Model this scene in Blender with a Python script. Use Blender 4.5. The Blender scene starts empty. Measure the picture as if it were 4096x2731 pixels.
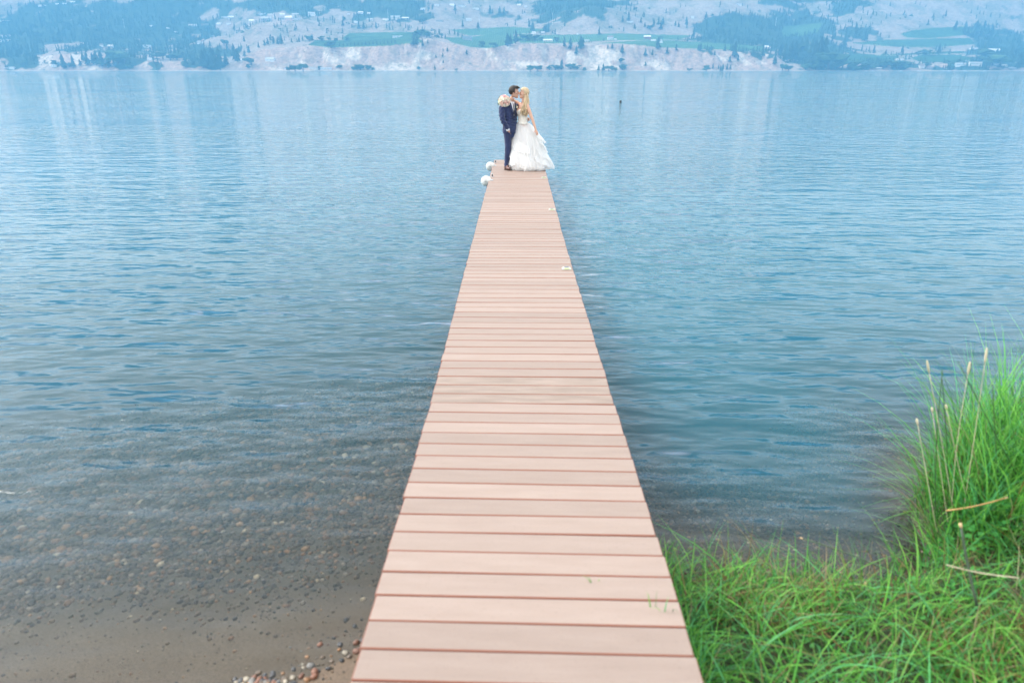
import bpy, bmesh, math, random
import numpy as np
from mathutils import Vector, Matrix

R = math.radians
random.seed(7)
rng = np.random.default_rng(7)
scene = bpy.context.scene
COL = scene.collection

# ------------------------------------------------------------------ camera
DECK = 0.45                       # deck height above the lake (z = 0)
CAM_Z = DECK + 2.10
PITCH, YAW, FPX = R(21.65), R(0.53), 682.67
cam_data = bpy.data.cameras.new('camera')
cam = bpy.data.objects.new('camera', cam_data)
COL.objects.link(cam)
cam.location = (0, 0, CAM_Z)
cam.rotation_euler = (math.pi / 2 - PITCH, 0, YAW)
cam_data.lens = 24.0
cam_data.sensor_width = 36.0
cam_data.clip_start = 0.05
cam_data.clip_end = 20000
cam_data.dof.use_dof = True
cam_data.dof.focus_distance = 15.3
cam_data.dof.aperture_fstop = 1.8
scene.camera = cam

# ------------------------------------------------------------------ sky, sun, exposure
SUN_EL, SUN_AZ = R(42), R(-78)     # azimuth measured from +Y towards +X
world = bpy.data.worlds.new('World')
scene.world = world
world.use_nodes = True
wn, wl = world.node_tree.nodes, world.node_tree.links
wn.clear()
sky = wn.new('ShaderNodeTexSky')
sky.sky_type = 'NISHITA'
sky.sun_disc = False
sky.sun_elevation = SUN_EL
sky.sun_rotation = SUN_AZ
sky.altitude = 300
sky.air_density = 1.0
sky.dust_density = 4.0
sky.ozone_density = 1.0
hsv = wn.new('ShaderNodeHueSaturation')          # smoke-pale sky
hsv.inputs['Saturation'].default_value = 0.35
bg = wn.new('ShaderNodeBackground')
bg.inputs['Strength'].default_value = 0.15
wo = wn.new('ShaderNodeOutputWorld')
wl.new(sky.outputs[0], hsv.inputs['Color'])
veil = wn.new('ShaderNodeMix'); veil.data_type = 'RGBA'   # even veil of smoke over the whole sky
veil.inputs['Factor'].default_value = 0.62
veil.inputs['B'].default_value = (4.15, 4.02, 3.74, 1)
wl.new(hsv.outputs[0], veil.inputs['A'])
wl.new(veil.outputs['Result'], bg.inputs[0])
wl.new(bg.outputs[0], wo.inputs[0])

sun_data = bpy.data.lights.new('sun', 'SUN')
sun = bpy.data.objects.new('sun', sun_data)
COL.objects.link(sun)
sun_data.energy = 0.55
sun_data.angle = R(25)
sun_data.color = (1.0, 0.95, 0.88)
sdir = Vector((math.sin(SUN_AZ) * math.cos(SUN_EL), math.cos(SUN_AZ) * math.cos(SUN_EL), math.sin(SUN_EL)))
sun.rotation_euler = (-sdir).to_track_quat('-Z', 'Y').to_euler()

scene.view_settings.view_transform = 'Standard'
scene.view_settings.look = 'None'
scene.view_settings.exposure = 2.27
scene.view_settings.gamma = 1.0
scene.view_settings.use_curve_mapping = False
scene.cycles.volume_bounces = 2
scene.cycles.max_bounces = 10
scene.cycles.transparent_max_bounces = 24
scene.cycles.sample_clamp_indirect = 8.0
scene.cycles.use_denoising = True

# ------------------------------------------------------------------ helpers
FWD = np.array([-math.sin(YAW) * math.cos(PITCH), math.cos(YAW) * math.cos(PITCH), -math.sin(PITCH)])
RGT = np.array([math.cos(YAW), math.sin(YAW), 0.0])
UPV = np.cross(RGT, FWD)
CAMP = np.array([0, 0, CAM_Z])

def ray(px, py):
    """direction of the photograph's line of sight through a pixel (1024 x 682 frame)"""
    d = FWD * FPX + RGT * (px - 512) + UPV * (341 - py)
    return d / np.linalg.norm(d)

def on_plane(px, py, z=0.0):
    d = ray(px, py)
    t = (z - CAM_Z) / d[2]
    return CAMP + d * t

def project(P):
    v = np.asarray(P, float) - CAMP
    zc = v @ FWD
    return 512 + FPX * (v @ RGT) / zc, 341 - FPX * (v @ UPV) / zc

def smooth(a, b, x):
    t = np.clip((x - a) / (b - a), 0, 1)
    return t * t * (3 - 2 * t)

_L = rng.random((256, 256)).astype(np.float64)
def vnoise(x, y):
    xi, yi = np.floor(x).astype(int), np.floor(y).astype(int)
    fx, fy = x - xi, y - yi
    fx, fy = fx * fx * (3 - 2 * fx), fy * fy * (3 - 2 * fy)
    a, b = _L[xi & 255, yi & 255], _L[(xi + 1) & 255, yi & 255]
    c, d = _L[xi & 255, (yi + 1) & 255], _L[(xi + 1) & 255, (yi + 1) & 255]
    return (a * (1 - fx) + b * fx) * (1 - fy) + (c * (1 - fx) + d * fx) * fy
def fbm(x, y, o=4):
    s, a, t = 0.0, 0.5, 0.0
    for k in range(o):
        s = s + a * vnoise(x + 17.3 * k, y - 9.1 * k); t += a
        x, y, a = x * 2.03, y * 2.03, a * 0.5
    return s / t                                   # 0..1

def tag(o, label=None, cat=None, group=None, kind=None):
    if label: o['label'] = label
    if cat: o['category'] = cat
    if group: o['group'] = group
    if kind: o['kind'] = kind
    return o

_ONES = 'first second third fourth fifth sixth seventh eighth ninth tenth eleventh twelfth thirteenth fourteenth fifteenth sixteenth seventeenth eighteenth nineteenth twentieth'.split()
def ordinal(k):
    if k <= 20: return _ONES[k - 1]
    return ('twenty', 'thirty', 'forty')[k // 10 - 2] + '-' + _ONES[k % 10 - 1] if k % 10 else ('', '', '', 'thirtieth', 'fortieth')[k // 10]
def number_from_left(things):
    """things of one kind and place are told apart by counting from the left"""
    groups = {}
    for o in things: groups.setdefault(o['label'], []).append(o)
    for lab, lst in groups.items():
        if len(lst) < 2: continue
        lst.sort(key=lambda o: o.location.x / o.location.y)
        for k, o in enumerate(lst): o['label'] = f'{ordinal(k + 1)} from left: {lab}' if k < len(lst) - 1 else f'rightmost {lab}'

def link(o, parent=None):
    COL.objects.link(o)
    if parent: o.parent = parent
    return o

def empty(name, loc=(0, 0, 0), rz=0.0):
    o = bpy.data.objects.new(name, None)
    o.location = loc; o.rotation_euler = (0, 0, rz); o.empty_display_size = 0.1
    return link(o)

def mesh_np(name, V, F, mats=(), smooth_shade=False, cols=None, colname='Col', mat_idx=None):
    """V (n,3), F (m,k) arrays -> mesh data (fast path)"""
    V = np.asarray(V, np.float32); F = np.asarray(F, np.int32)
    me = bpy.data.meshes.new(name)
    me.vertices.add(len(V)); me.vertices.foreach_set('co', V.ravel())
    k = F.shape[1]
    me.loops.add(F.size); me.loops.foreach_set('vertex_index', F.ravel())
    me.polygons.add(len(F))
    me.polygons.foreach_set('loop_start', np.arange(0, F.size, k, dtype=np.int32))
    try: me.polygons.foreach_set('loop_total', np.full(len(F), k, np.int32))
    except Exception: pass
    if mat_idx is not None: me.polygons.foreach_set('material_index', np.asarray(mat_idx, np.int32))
    me.update(calc_edges=True)
    me.polygons.foreach_set('use_smooth', np.full(len(F), smooth_shade, bool))
    for m in mats: me.materials.append(m)
    if cols is not None:
        at = me.color_attributes.new(colname, 'FLOAT_COLOR', 'POINT')
        c = np.ones((len(V), 4), np.float32); c[:, :cols.shape[1]] = cols
        at.data.foreach_set('color', c.ravel())
    return me

def mesh_py(name, V, F, mats=(), smooth_shade=False):
    me = bpy.data.meshes.new(name)
    me.from_pydata([tuple(map(float, v)) for v in V], [], [tuple(map(int, f)) for f in F])
    for m in mats: me.materials.append(m)
    if smooth_shade:
        me.polygons.foreach_set('use_smooth', np.full(len(me.polygons), True, bool))
    me.update()
    return me

def obj(name, me, parent=None, loc=None):
    o = bpy.data.objects.new(name, me)
    if loc is not None: o.location = loc
    return link(o, parent)

def grid_faces(nr, nc, wrap=False):
    r = np.arange(nr - 1)[:, None]; c = np.arange(nc if wrap else nc - 1)[None, :]
    c2 = (c + 1) % nc
    a = r * nc + c; b = r * nc + c2; d = (r + 1) * nc + c; e = (r + 1) * nc + c2
    return np.stack([a, b, e, d], -1).reshape(-1, 4)

class MB:
    """collects simple shapes and links them as ONE mesh"""
    def __init__(s): s.v, s.f, s.m = [], [], []
    def add(s, V, F, m=0):
        n = len(s.v); s.v += [tuple(map(float, v)) for v in V]
        s.f += [tuple(int(i) + n for i in f) for f in F]; s.m += [m] * len(F); return s
    def box(s, c, d, m=0, bev=0.0, rot=None):
        x, y, z = d[0] / 2, d[1] / 2, d[2] / 2
        if bev <= 0:
            V = [(i, j, k) for k in (-z, z) for j in (-y, y) for i in (-x, x)]
            F = [(0, 2, 3, 1), (4, 5, 7, 6), (0, 1, 5, 4), (2, 6, 7, 3), (0, 4, 6, 2), (1, 3, 7, 5)]
        else:
            b = bev; V = []
            for zz, ix in ((-z, b), (-z + b, 0), (z - b, 0), (z, b)):
                X, Y = x - ix, y - ix
                V += [(-X + (b if ix == 0 else 0), -Y, zz), (X - (b if ix == 0 else 0), -Y, zz),
                      (X, -Y + (b if ix == 0 else 0), zz), (X, Y - (b if ix == 0 else 0), zz),
                      (X - (b if ix == 0 else 0), Y, zz), (-X + (b if ix == 0 else 0), Y, zz),
                      (-X, Y - (b if ix == 0 else 0), zz), (-X, -Y + (b if ix == 0 else 0), zz)]
            F = [tuple(range(7, -1, -1)), tuple(range(24, 32))]
            for r_ in range(3):
                for k in range(8):
                    a, e = r_ * 8 + k, r_ * 8 + (k + 1) % 8
                    F.append((a, e, e + 8, a + 8))
        M = rot if rot is not None else Matrix.Identity(3)
        return s.add([tuple(M @ Vector(v) + Vector(c)) for v in V], F, m)
    def tube(s, pts, rad, n=8, m=0, cap=True):
        pts = [Vector(p) for p in pts]
        rad = list(rad) if hasattr(rad, '__len__') else [rad] * len(pts)
        V, F = [], []
        up = None
        for i, p in enumerate(pts):
            t = (pts[min(i + 1, len(pts) - 1)] - pts[max(i - 1, 0)]).normalized()
            if up is None:
                up = Vector((0, 0, 1)) if abs(t.z) < .9 else Vector((1, 0, 0))
            a = t.cross(up).normalized(); b = a.cross(t).normalized(); up = b
            for k in range(n):
                an = 2 * math.pi * k / n
                V.append(p + (a * math.cos(an) + b * math.sin(an)) * rad[i])
        for i in range(len(pts) - 1):
            for k in range(n):
                F.append((i * n + k, i * n + (k + 1) % n, (i + 1) * n + (k + 1) % n, (i + 1) * n + k))
        if cap:
            F.append(tuple(range(n - 1, -1, -1))); F.append(tuple((len(pts) - 1) * n + k for k in range(n)))
        return s.add(V, F, m)
    def lathe(s, prof, n=16, m=0, M=None):
        M = M or Matrix.Identity(4)
        V, F = [], []
        for (r_, z) in prof:
            for k in range(n):
                a = 2 * math.pi * k / n
                V.append(M @ Vector((r_ * math.cos(a), r_ * math.sin(a), z)))
        for i in range(len(prof) - 1):
            for k in range(n):
                F.append((i * n + k, i * n + (k + 1) % n, (i + 1) * n + (k + 1) % n, (i + 1) * n + k))
        F.append(tuple(range(n - 1, -1, -1))); F.append(tuple((len(prof) - 1) * n + k for k in range(n)))
        return s.add(V, F, m)
    def ell(s, c, r, n=12, m=0, M=None):
        prof = [(math.sin(math.pi * i / 8), -math.cos(math.pi * i / 8)) for i in range(9)]
        prof[0] = (.02, -1); prof[-1] = (.02, 1)
        T = Matrix.Translation(Vector(c)) @ (M.to_4x4() if M is not None else Matrix.Identity(4)) @ Matrix.Diagonal((r[0], r[1], r[2], 1))
        return s.lathe(prof, n, m, T)
    def mesh(s, name, mats=(), sm=False):
        me = mesh_py(name, s.v, s.f, mats, sm)
        if any(s.m): me.polygons.foreach_set('material_index', np.array(s.m, np.int32))
        return me
    def build(s, name, mats, parent=None, sm=False, loc=None):
        if not isinstance(mats, (list, tuple)): mats = [mats]
        return obj(name, s.mesh(name, mats, sm), parent, loc)

# ------------------------------------------------------------------ materials
def new_mat(name):
    m = bpy.data.materials.new(name); m.use_nodes = True
    return m, m.node_tree.nodes, m.node_tree.links, m.node_tree.nodes['Principled BSDF']

def simple(name, col, rough=0.6, spec=0.4, metal=0.0, var=0.0, scale=20.0, bump=0.0, sss=0.0, sheen=0.0, stretch=(1, 1, 1), rand=0.0):
    m, n, l, p = new_mat(name)
    p.inputs['Base Color'].default_value = (*col, 1)
    p.inputs['Roughness'].default_value = rough
    p.inputs['Specular IOR Level'].default_value = spec
    p.inputs['Metallic'].default_value = metal
    if sss > 0:
        p.inputs['Subsurface Weight'].default_value = sss
        p.inputs['Subsurface Radius'].default_value = (.02, .008, .004)
        p.inputs['Subsurface Scale'].default_value = 0.5
    if sheen > 0: p.inputs['Sheen Weight'].default_value = sheen
    if var > 0 or bump > 0 or rand > 0:
        tc = n.new('ShaderNodeTexCoord'); mp = n.new('ShaderNodeMapping')
        mp.inputs['Scale'].default_value = stretch
        nz = n.new('ShaderNodeTexNoise'); nz.inputs['Scale'].default_value = scale; nz.inputs['Detail'].default_value = 5
        l.new(tc.outputs['Object'], mp.inputs[0]); l.new(mp.outputs[0], nz.inputs['Vector'])
        hs = n.new('ShaderNodeHueSaturation'); hs.inputs['Color'].default_value = (*col, 1)
        mr = n.new('ShaderNodeMapRange')
        mr.inputs['From Min'].default_value = .3; mr.inputs['From Max'].default_value = .7
        mr.inputs['To Min'].default_value = 1 - var; mr.inputs['To Max'].default_value = 1 + var
        l.new(nz.outputs[0], mr.inputs[0])
        src = mr.outputs[0]
        if rand > 0:
            oi = n.new('ShaderNodeObjectInfo'); mr2 = n.new('ShaderNodeMapRange')
            mr2.inputs['To Min'].default_value = 1 - rand; mr2.inputs['To Max'].default_value = 1 + rand
            l.new(oi.outputs['Random'], mr2.inputs[0])
            mu = n.new('ShaderNodeMath'); mu.operation = 'MULTIPLY'
            l.new(src, mu.inputs[0]); l.new(mr2.outputs[0], mu.inputs[1]); src = mu.outputs[0]
        l.new(src, hs.inputs['Value']); l.new(hs.outputs[0], p.inputs['Base Color'])
        if bump > 0:
            bp = n.new('ShaderNodeBump'); bp.inputs['Strength'].default_value = bump; bp.inputs['Distance'].default_value = .02
            l.new(nz.outputs[0], bp.inputs['Height']); l.new(bp.outputs[0], p.inputs['Normal'])
    return m

def attr_mat(name, attr='Col', rough=0.8, spec=0.2, translucent=0.0, noise=0.0, nscale=5.0, bump=0.0):
    m, n, l, p = new_mat(name)
    a = n.new('ShaderNodeVertexColor'); a.layer_name = attr
    col = a.outputs[0]
    p.inputs['Roughness'].default_value = rough; p.inputs['Specular IOR Level'].default_value = spec
    if noise > 0 or bump > 0:
        tc = n.new('ShaderNodeTexCoord'); nz = n.new('ShaderNodeTexNoise')
        nz.inputs['Scale'].default_value = nscale; nz.inputs['Detail'].default_value = 6; nz.inputs['Roughness'].default_value = .65
        l.new(tc.outputs['Object'], nz.inputs['Vector'])
        mr = n.new('ShaderNodeMapRange'); mr.inputs['From Min'].default_value = .3; mr.inputs['From Max'].default_value = .7
        mr.inputs['To Min'].default_value = 1 - noise; mr.inputs['To Max'].default_value = 1 + noise
        l.new(nz.outputs[0], mr.inputs[0])
        hs = n.new('ShaderNodeHueSaturation'); l.new(col, hs.inputs['Color']); l.new(mr.outputs[0], hs.inputs['Value'])
        col = hs.outputs[0]
        if bump > 0:
            bp = n.new('ShaderNodeBump'); bp.inputs['Strength'].default_value = bump; bp.inputs['Distance'].default_value = .5
            l.new(nz.outputs[0], bp.inputs['Height']); l.new(bp.outputs[0], p.inputs['Normal'])
    l.new(col, p.inputs['Base Color'])
    if translucent > 0:
        out = n['Material Output']; tr = n.new('ShaderNodeBsdfTranslucent'); mx = n.new('ShaderNodeMixShader')
        mx.inputs[0].default_value = translucent
        l.new(col, tr.inputs[0]); l.new(p.outputs[0], mx.inputs[1]); l.new(tr.outputs[0], mx.inputs[2]); l.new(mx.outputs[0], out.inputs[0])
    return m
# ================================================================== SETTING
# ------------------------------------------------------------------ near shore: beach, lake bed and grassy bank
_shx = np.array([-60, -12, -3.0, -1.2, -0.7, 0.3, 1.1, 1.85, 2.1, 2.32, 2.45, 2.8, 4.2, 12, 60])
_shy = np.array([-8, -1.6, 1.55, 2.25, 2.50, 2.90, 3.05, 2.92, 2.95, 3.2, 3.6, 4.0, 4.4, 5.5, 6])
def shore_y(x): return np.interp(x, _shx, _shy)
def bank_h(x, y):
    """height of the turf bank right of the dock"""
    edge = shore_y(x) - 0.05
    inside = smooth(0.0, 0.25, edge - y)
    right = smooth(0.50, 0.85, x)
    h = 0.10 + 0.16 * smooth(1.2, 2.8, x) + 0.10 * smooth(2.2, 3.2, x) * smooth(2.2, 3.2, y)
    return h * inside * right
def sand_t(x):
    """how far out the bare sand reaches before the gravel starts"""
    return np.where(x > 0, -.2, .34 + .30 * smooth(.7, 2.2, -x))
def bed_z(x, y):
    t = y - shore_y(x)                              # metres out into the lake
    z = np.where(t < 0, -0.055 * t, -(0.050 + 0.17 * smooth(0.2, 1.2, x)) * np.minimum(t, 1.0) - (0.105 + 0.13 * smooth(0.2, 1.2, x)) * np.maximum(t - 1.0 + 0.7 * smooth(0.2, 1.2, x), 0))
    z = np.maximum(z, -9.0)
    z = z + 0.012 * (fbm(x * 1.7, y * 3.1, 3) - .5) * smooth(-1, 1, t + 1)
    z = np.where(t < 0, np.minimum(z, 0.35), z)
    return z + bank_h(x, y)

def graded(segs):
    out = []
    for a, b, n in segs: out.append(np.linspace(a, b, n, endpoint=False))
    out.append([segs[-1][1]]); return np.concatenate(out)
gx = graded([(-6400, -400, 18), (-400, -60, 18), (-60, -12, 24), (-12, -4, 50), (-4, 5.5, 240), (5.5, 14, 40), (14, 60, 24), (60, 400, 18), (400, 6400, 18)])
gy = graded([(-480, -30, 14), (-30, 0.8, 24), (0.8, 7, 190), (7, 20, 60), (20, 100, 24), (100, 600, 16), (600, 2320, 16)])
GX, GY = np.meshgrid(gx, gy)
GZ = bed_z(GX, GY)
tt = GY - shore_y(GX)
bk = bank_h(GX, GY)
sand = np.array([.150, .112, .080]); wet = np.array([.134, .096, .066]); grav = np.array([.072, .058, .042]); soil = np.array([.030, .036, .016])
w1 = smooth(-0.9, 0.05, tt)[..., None]
c = sand * (1 - w1) + wet * w1
rs = smooth(.3, .7, GX)[..., None]
c = c * (1 - rs) + grav * .62 * rs
g1 = smooth(-.12, .45, tt - sand_t(GX) + .5 * (fbm(GX * 1.3, GY * 1.3) - .5))[..., None]
c = c * (1 - g1) + grav * g1
b1 = smooth(0.01, 0.07, bk)[..., None]
c = c * (1 - b1) + soil * b1
M_BED = attr_mat('shore_ground', rough=.7, spec=.35, noise=.45, nscale=150, bump=.03)
bed = obj('lakebed', mesh_np('lakebed', np.stack([GX, GY, GZ], -1).reshape(-1, 3), grid_faces(len(gy), len(gx)), [M_BED], True, c.reshape(-1, 3)))
tag(bed, 'wet grey brown sand and gravel sloping down into the lake', 'lake bed', kind='structure')

# ------------------------------------------------------------------ the lake
wx = graded([(-6400, -400, 14), (-400, -40, 14), (-40, -6, 30), (-6, 7, 90), (7, 40, 30), (40, 400, 14), (400, 6400, 14)])
wy = graded([(-10, 1.0, 6), (1.0, 12, 90), (12, 60, 24), (60, 400, 16), (400, 2330, 16)])
WX, WY = np.meshgrid(wx, wy)
depth = np.clip(-bed_z(WX, WY), 0, 9)
dcol = np.stack([depth.ravel()] * 3, -1)

def water_material():
    m = bpy.data.materials.new('lake_water'); m.use_nodes = True
    nt = m.node_tree; n, l = nt.nodes, nt.links; n.clear()
    def math_(op, a, b=None, c=None):
        k = n.new('ShaderNodeMath'); k.operation = op
        for i, v in enumerate((a, b, c)):
            if v is None: continue
            if isinstance(v, (int, float)): k.inputs[i].default_value = v
            else: l.new(v, k.inputs[i])
        return k.outputs[0]
    def vm(op, a, b=None):
        k = n.new('ShaderNodeVectorMath'); k.operation = op
        for i, v in enumerate((a, b)):
            if v is None: continue
            if isinstance(v, tuple): k.inputs[i].default_value = v
            else: l.new(v, k.inputs[i])
        return k.outputs[0]
    geo = n.new('ShaderNodeNewGeometry'); P = geo.outputs['Position']
    def noise(vec, scale, detail=0.0, rough=.5, dist=0.0):
        k = n.new('ShaderNodeTexNoise'); k.noise_dimensions = '2D'
        k.inputs['Scale'].default_value = scale; k.inputs['Detail'].default_value = detail
        k.inputs['Roughness'].default_value = rough; k.inputs['Distortion'].default_value = dist
        l.new(vec, k.inputs['Vector']); return k.outputs[0]
    def mapping(vec, rot, sc):
        k = n.new('ShaderNodeMapping'); k.inputs['Rotation'].default_value = (0, 0, rot); k.inputs['Scale'].default_value = sc
        l.new(vec, k.inputs['Vector']); return k.outputs[0]
    LAY = WATER_LAYERS
    def height(vec):
        tot = None
        for rot, sx, sy, amp, det in LAY:
            h = math_('MULTIPLY', noise(mapping(vec, rot, (sx, sy, 1)), 1.0, det, .55), amp)
            tot = h if tot is None else math_('ADD', tot, h)
        return tot
    E = 0.012
    h0 = height(P); hx = height(vm('ADD', P, (E, 0, 0))); hy = height(vm('ADD', P, (0, E, 0)))
    # gusts and slicks: slow change of how rough the lake is
    gust = noise(mapping(P, .12, (.035, .12, 1)), 1.0, 3.0)
    mr = n.new('ShaderNodeMapRange'); mr.inputs['From Min'].default_value = .35; mr.inputs['From Max'].default_value = .65
    mr.inputs['To Min'].default_value = .60; mr.inputs['To Max'].default_value = 1.35
    l.new(gust, mr.inputs[0])
    # waves die out in the thin water at the beach
    va = n.new('ShaderNodeVertexColor'); va.layer_name = 'Depth'
    sep = n.new('ShaderNodeSeparateColor'); l.new(va.outputs[0], sep.inputs[0]); D = sep.outputs[0]
    ms = n.new('ShaderNodeMapRange'); ms.inputs['From Max'].default_value = .22; ms.inputs['To Min'].default_value = .30
    l.new(D, ms.inputs[0])
    amp = math_('MULTIPLY', math_('MULTIPLY', mr.outputs[0], ms.outputs[0]), -1.0 / E)
    sx = math_('MULTIPLY', math_('SUBTRACT', hx, h0), amp); sy = math_('MULTIPLY', math_('SUBTRACT', hy, h0), amp)
    cb = n.new('ShaderNodeCombineXYZ'); cb.inputs[2].default_value = 1.0
    l.new(sx, cb.inputs[0]); l.new(sy, cb.inputs[1])
    N = vm('NORMALIZE', cb.outputs[0])
    fr = n.new('ShaderNodeFresnel'); fr.inputs['IOR'].default_value = 1.333; l.new(N, fr.inputs['Normal'])
    gl = n.new('ShaderNodeBsdfGlossy'); gl.inputs['Roughness'].default_value = .03; l.new(N, gl.inputs['Normal'])
    gl.inputs['Color'].default_value = (1, 1, 1, 1)
    tr = n.new('ShaderNodeBsdfTransparent'); tr.inputs[0].default_value = (.93, .97, .96, 1)
    df = n.new('ShaderNodeBsdfDiffuse'); df.inputs[0].default_value = (*WATER_BODY, 1)
    ex = math_('SUBTRACT', 1.0, math_('POWER', 2.718, math_('MULTIPLY', D, -WATER_K)))
    mx = n.new('ShaderNodeMixShader'); l.new(ex, mx.inputs[0]); l.new(tr.outputs[0], mx.inputs[1]); l.new(df.outputs[0], mx.inputs[2])
    m2 = n.new('ShaderNodeMixShader'); l.new(fr.outputs[0], m2.inputs[0]); l.new(mx.outputs[0], m2.inputs[1]); l.new(gl.outputs[0], m2.inputs[2])
    out = n.new('ShaderNodeOutputMaterial'); l.new(m2.outputs[0], out.inputs[0])
    return m
# wave layers: rotation, crest stretch, frequency (1/m), height (m), detail
WATER_LAYERS = [(.12, .26, .80, .036, 1.0), (-.26, .72, 2.3, .054, 1.0), (.34, 2.2, 6.5, .0310, 1.5)]
WATER_BODY = (.010, .096, .136)
WATER_K = 1.9
M_WATER = water_material()
water = obj('lake_water', mesh_np('lake_water', np.stack([WX, WY, np.zeros_like(WX)], -1).reshape(-1, 3), grid_faces(len(wy), len(wx)), [M_WATER], True, dcol, 'Depth'))
tag(water, 'calm blue lake rippling between the beach and the far shore', 'lake', kind='structure')

# ------------------------------------------------------------------ the far shore
SHORE_D = 2290.0
_cx = np.array([0, 30, 60, 100, 130, 160, 185, 205, 235, 262, 285, 310, 345, 375, 410, 430, 445, 462, 480, 500, 520, 543, 560, 585, 610, 640, 660, 690, 720, 755, 772, 785, 800, 840, 900, 1024]) 
_ct = np.array([56, 57, 53, 52, 57, 60, 60, 62, 62, 48, 46, 45, 46, 45, 40, 38, 41, 45, 48, 45, 43.5, 43, 45, 44.5, 43.5, 43.5, 47, 49, 50.5, 52, 54, 63, 64, 63, 63, 62])
_cl = np.array([60, 70, 80, 80, 80, 50, 40, 50, 70, 95, 105, 105, 100, 95, 95, 95, 95, 95, 90, 85, 80, 80, 85, 85, 90, 85, 70, 70, 70, 70, 70, 60, 40, 40, 40, 40])
K = math.cos(PITCH) ** 2 / FPX
def px_to_a(px): return (px - 512) / FPX * math.cos(PITCH) - math.tan(YAW)
_ca = px_to_a(_cx.astype(float))
_cB = (70.0 - _ct) * (SHORE_D + 90) * K
def shoreline(x): return SHORE_D + 14 * (fbm(x / 180.0, x * 0 + 3.3, 3) - .5)
KN = []           # knolls on the bench: pixel column, distance, sideways radius, depth radius, height
for px, d, rx, ry, h in [(592, 2860, 165, 110, 58), (225, 2700, 150, 130, 46), (292, 2760, 170, 120, 40), (470, 3060, 300, 130, 24), (700, 2990, 210, 150, 46),
                         (870, 2960, 300, 200, 44), (980, 3080, 280, 160, 26), (110, 2860, 260, 150, 26), (800, 2800, 120, 120, 26), (360, 3060, 260, 150, 22), (30, 2760, 140, 110, 30)]:
    KN.append((px_to_a(px) * d, d, rx, ry, h))
_ss = np.array([0, 120, 460, 600, 760, 950, 1150, 1500, 1900])
_sh = np.array([0, 0, 42, 92, 172, 310, 420, 420, 330])
def H(x, y):
    x = np.asarray(x, float); y = np.asarray(y, float)
    s = y - shoreline(x)
    a = x / np.maximum(y, 1)
    B = np.interp(a, _ca, _cB); L = np.interp(a, _ca, _cl)
    ribs = np.abs(fbm(x / 75.0, y / 160.0, 5) - .5) * 2
    gul = 46 * ribs * smooth(10, 40, s) - 8
    so = s + gul * np.clip(B / 70.0, 0, 1)
    t = np.clip((so - 14) / L, 0, 1)
    prof = np.where(t < .35, t * .8, .28 + (t - .35) / .65 * .72)      # talus foot, then the steep face
    h = 1.6 * smooth(-4, 12, s) + (B - 1.6) * prof
    h = h - 4.0 * smooth(0, -30, s)
    up = np.interp(s, _ss, _sh)
    h = h + up * (.80 + .42 * fbm(x / 520.0, y / 520.0, 3))
    for kx, kd, rx, ry, kh in KN:
        h = h + kh * np.exp(-((x - kx) / rx) ** 2 - ((y - kd) / ry) ** 2)
    h = h + 22 * (fbm(x / 130.0, y / 95.0, 4) - .5) * smooth(150, 500, s) + 5 * (fbm(x / 28.0, y / 24.0, 3) - .5) * smooth(90, 160, s)
    return h

def cast(px, py, dmin=2200.0, dmax=5600.0):
    """where the line of sight through a pixel meets the far shore"""
    d = ray(px, py)
    ts = np.arange(dmin, dmax, 3.0) / d[1]
    P = CAMP[None, :] + ts[:, None] * d[None, :]
    hit = np.nonzero(P[:, 2] <= np.maximum(H(P[:, 0], P[:, 1]), 0))[0]
    if len(hit) == 0: return None
    p = P[hit[0]]
    return np.array([p[0], p[1], max(float(H(p[0], p[1])), 0)])

av = np.concatenate([np.linspace(-1.5, -.935, 110), np.linspace(-.93, .93, 1180), np.linspace(.935, 1.5, 110)])
na = len(av)
sv = np.concatenate([np.linspace(-45, 0, 6), np.linspace(4, 200, 66), np.linspace(205, 700, 90), np.linspace(710, 1200, 60), np.linspace(1220, 1850, 22)])
AY = np.repeat((SHORE_D + sv)[:, None], na, 1); AX = av[None, :] * AY
AZ = H(AX, AY)
AZ[0, :] = -9.5
# land cover
PXg = 512 + (AX / AY + math.tan(YAW)) * FPX / math.cos(PITCH)
PYg = 70 - (AZ - CAM_Z) / (AY * K)
sA = AY - shoreline(AX)
n1 = fbm(AX / 60.0, AY / 45.0, 4); n2 = fbm(AX / 16.0 + 31, AY / 13.0, 3); n3 = fbm(AX / 240.0, AY / 200.0 + 7, 3)
dry = np.array([.25, .195, .15]); dry2 = np.array([.345, .275, .215]); brush = np.array([.155, .15, .095]); clay = np.array([.40, .28, .21]); pale = np.array([.58, .48, .37])
forest_c = np.array([.035, .060, .032]); field_c = np.array([.085, .165, .065])
c = dry[None, None] * (1 - n2[..., None]) + dry2 * n2[..., None]
bm_ = smooth(.46, .60, .6 * n1 + .4 * fbm(AX / 22.0 + 5, AY / 40.0, 4))[..., None] * smooth(120, 260, sA)[..., None]
c = c * (1 - .7 * bm_) + brush * .7 * bm_
gzy = np.gradient(AZ, axis=0) / np.maximum(np.gradient(AY, axis=0), 1e-3)
cl = (smooth(.42, .62, gzy) * smooth(5, 16, sA) * (1 - smooth(150, 220, sA)))[..., None]
streak = .5 * fbm(AX / 26.0 + AZ / 60.0, AZ / 24.0 + 4, 4) + .5 * fbm(AX / 95.0, AZ / 45.0 + 2, 3)
pk = smooth(.52, .62, streak + .35 * (fbm(AX / 120.0 + 3, AX * 0 + 8.0, 2) - .5))[..., None]
cc = clay * (1 - pk) + pale * pk
gv = smooth(.56, .70, fbm(AX / 20.0 + 9, AZ / 14.0 + AY / 50, 4))[..., None]
cc = cc * (1 - .55 * gv) + np.array([.25, .215, .165]) * .55 * gv
c = c * (1 - cl) + cc * cl
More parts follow.
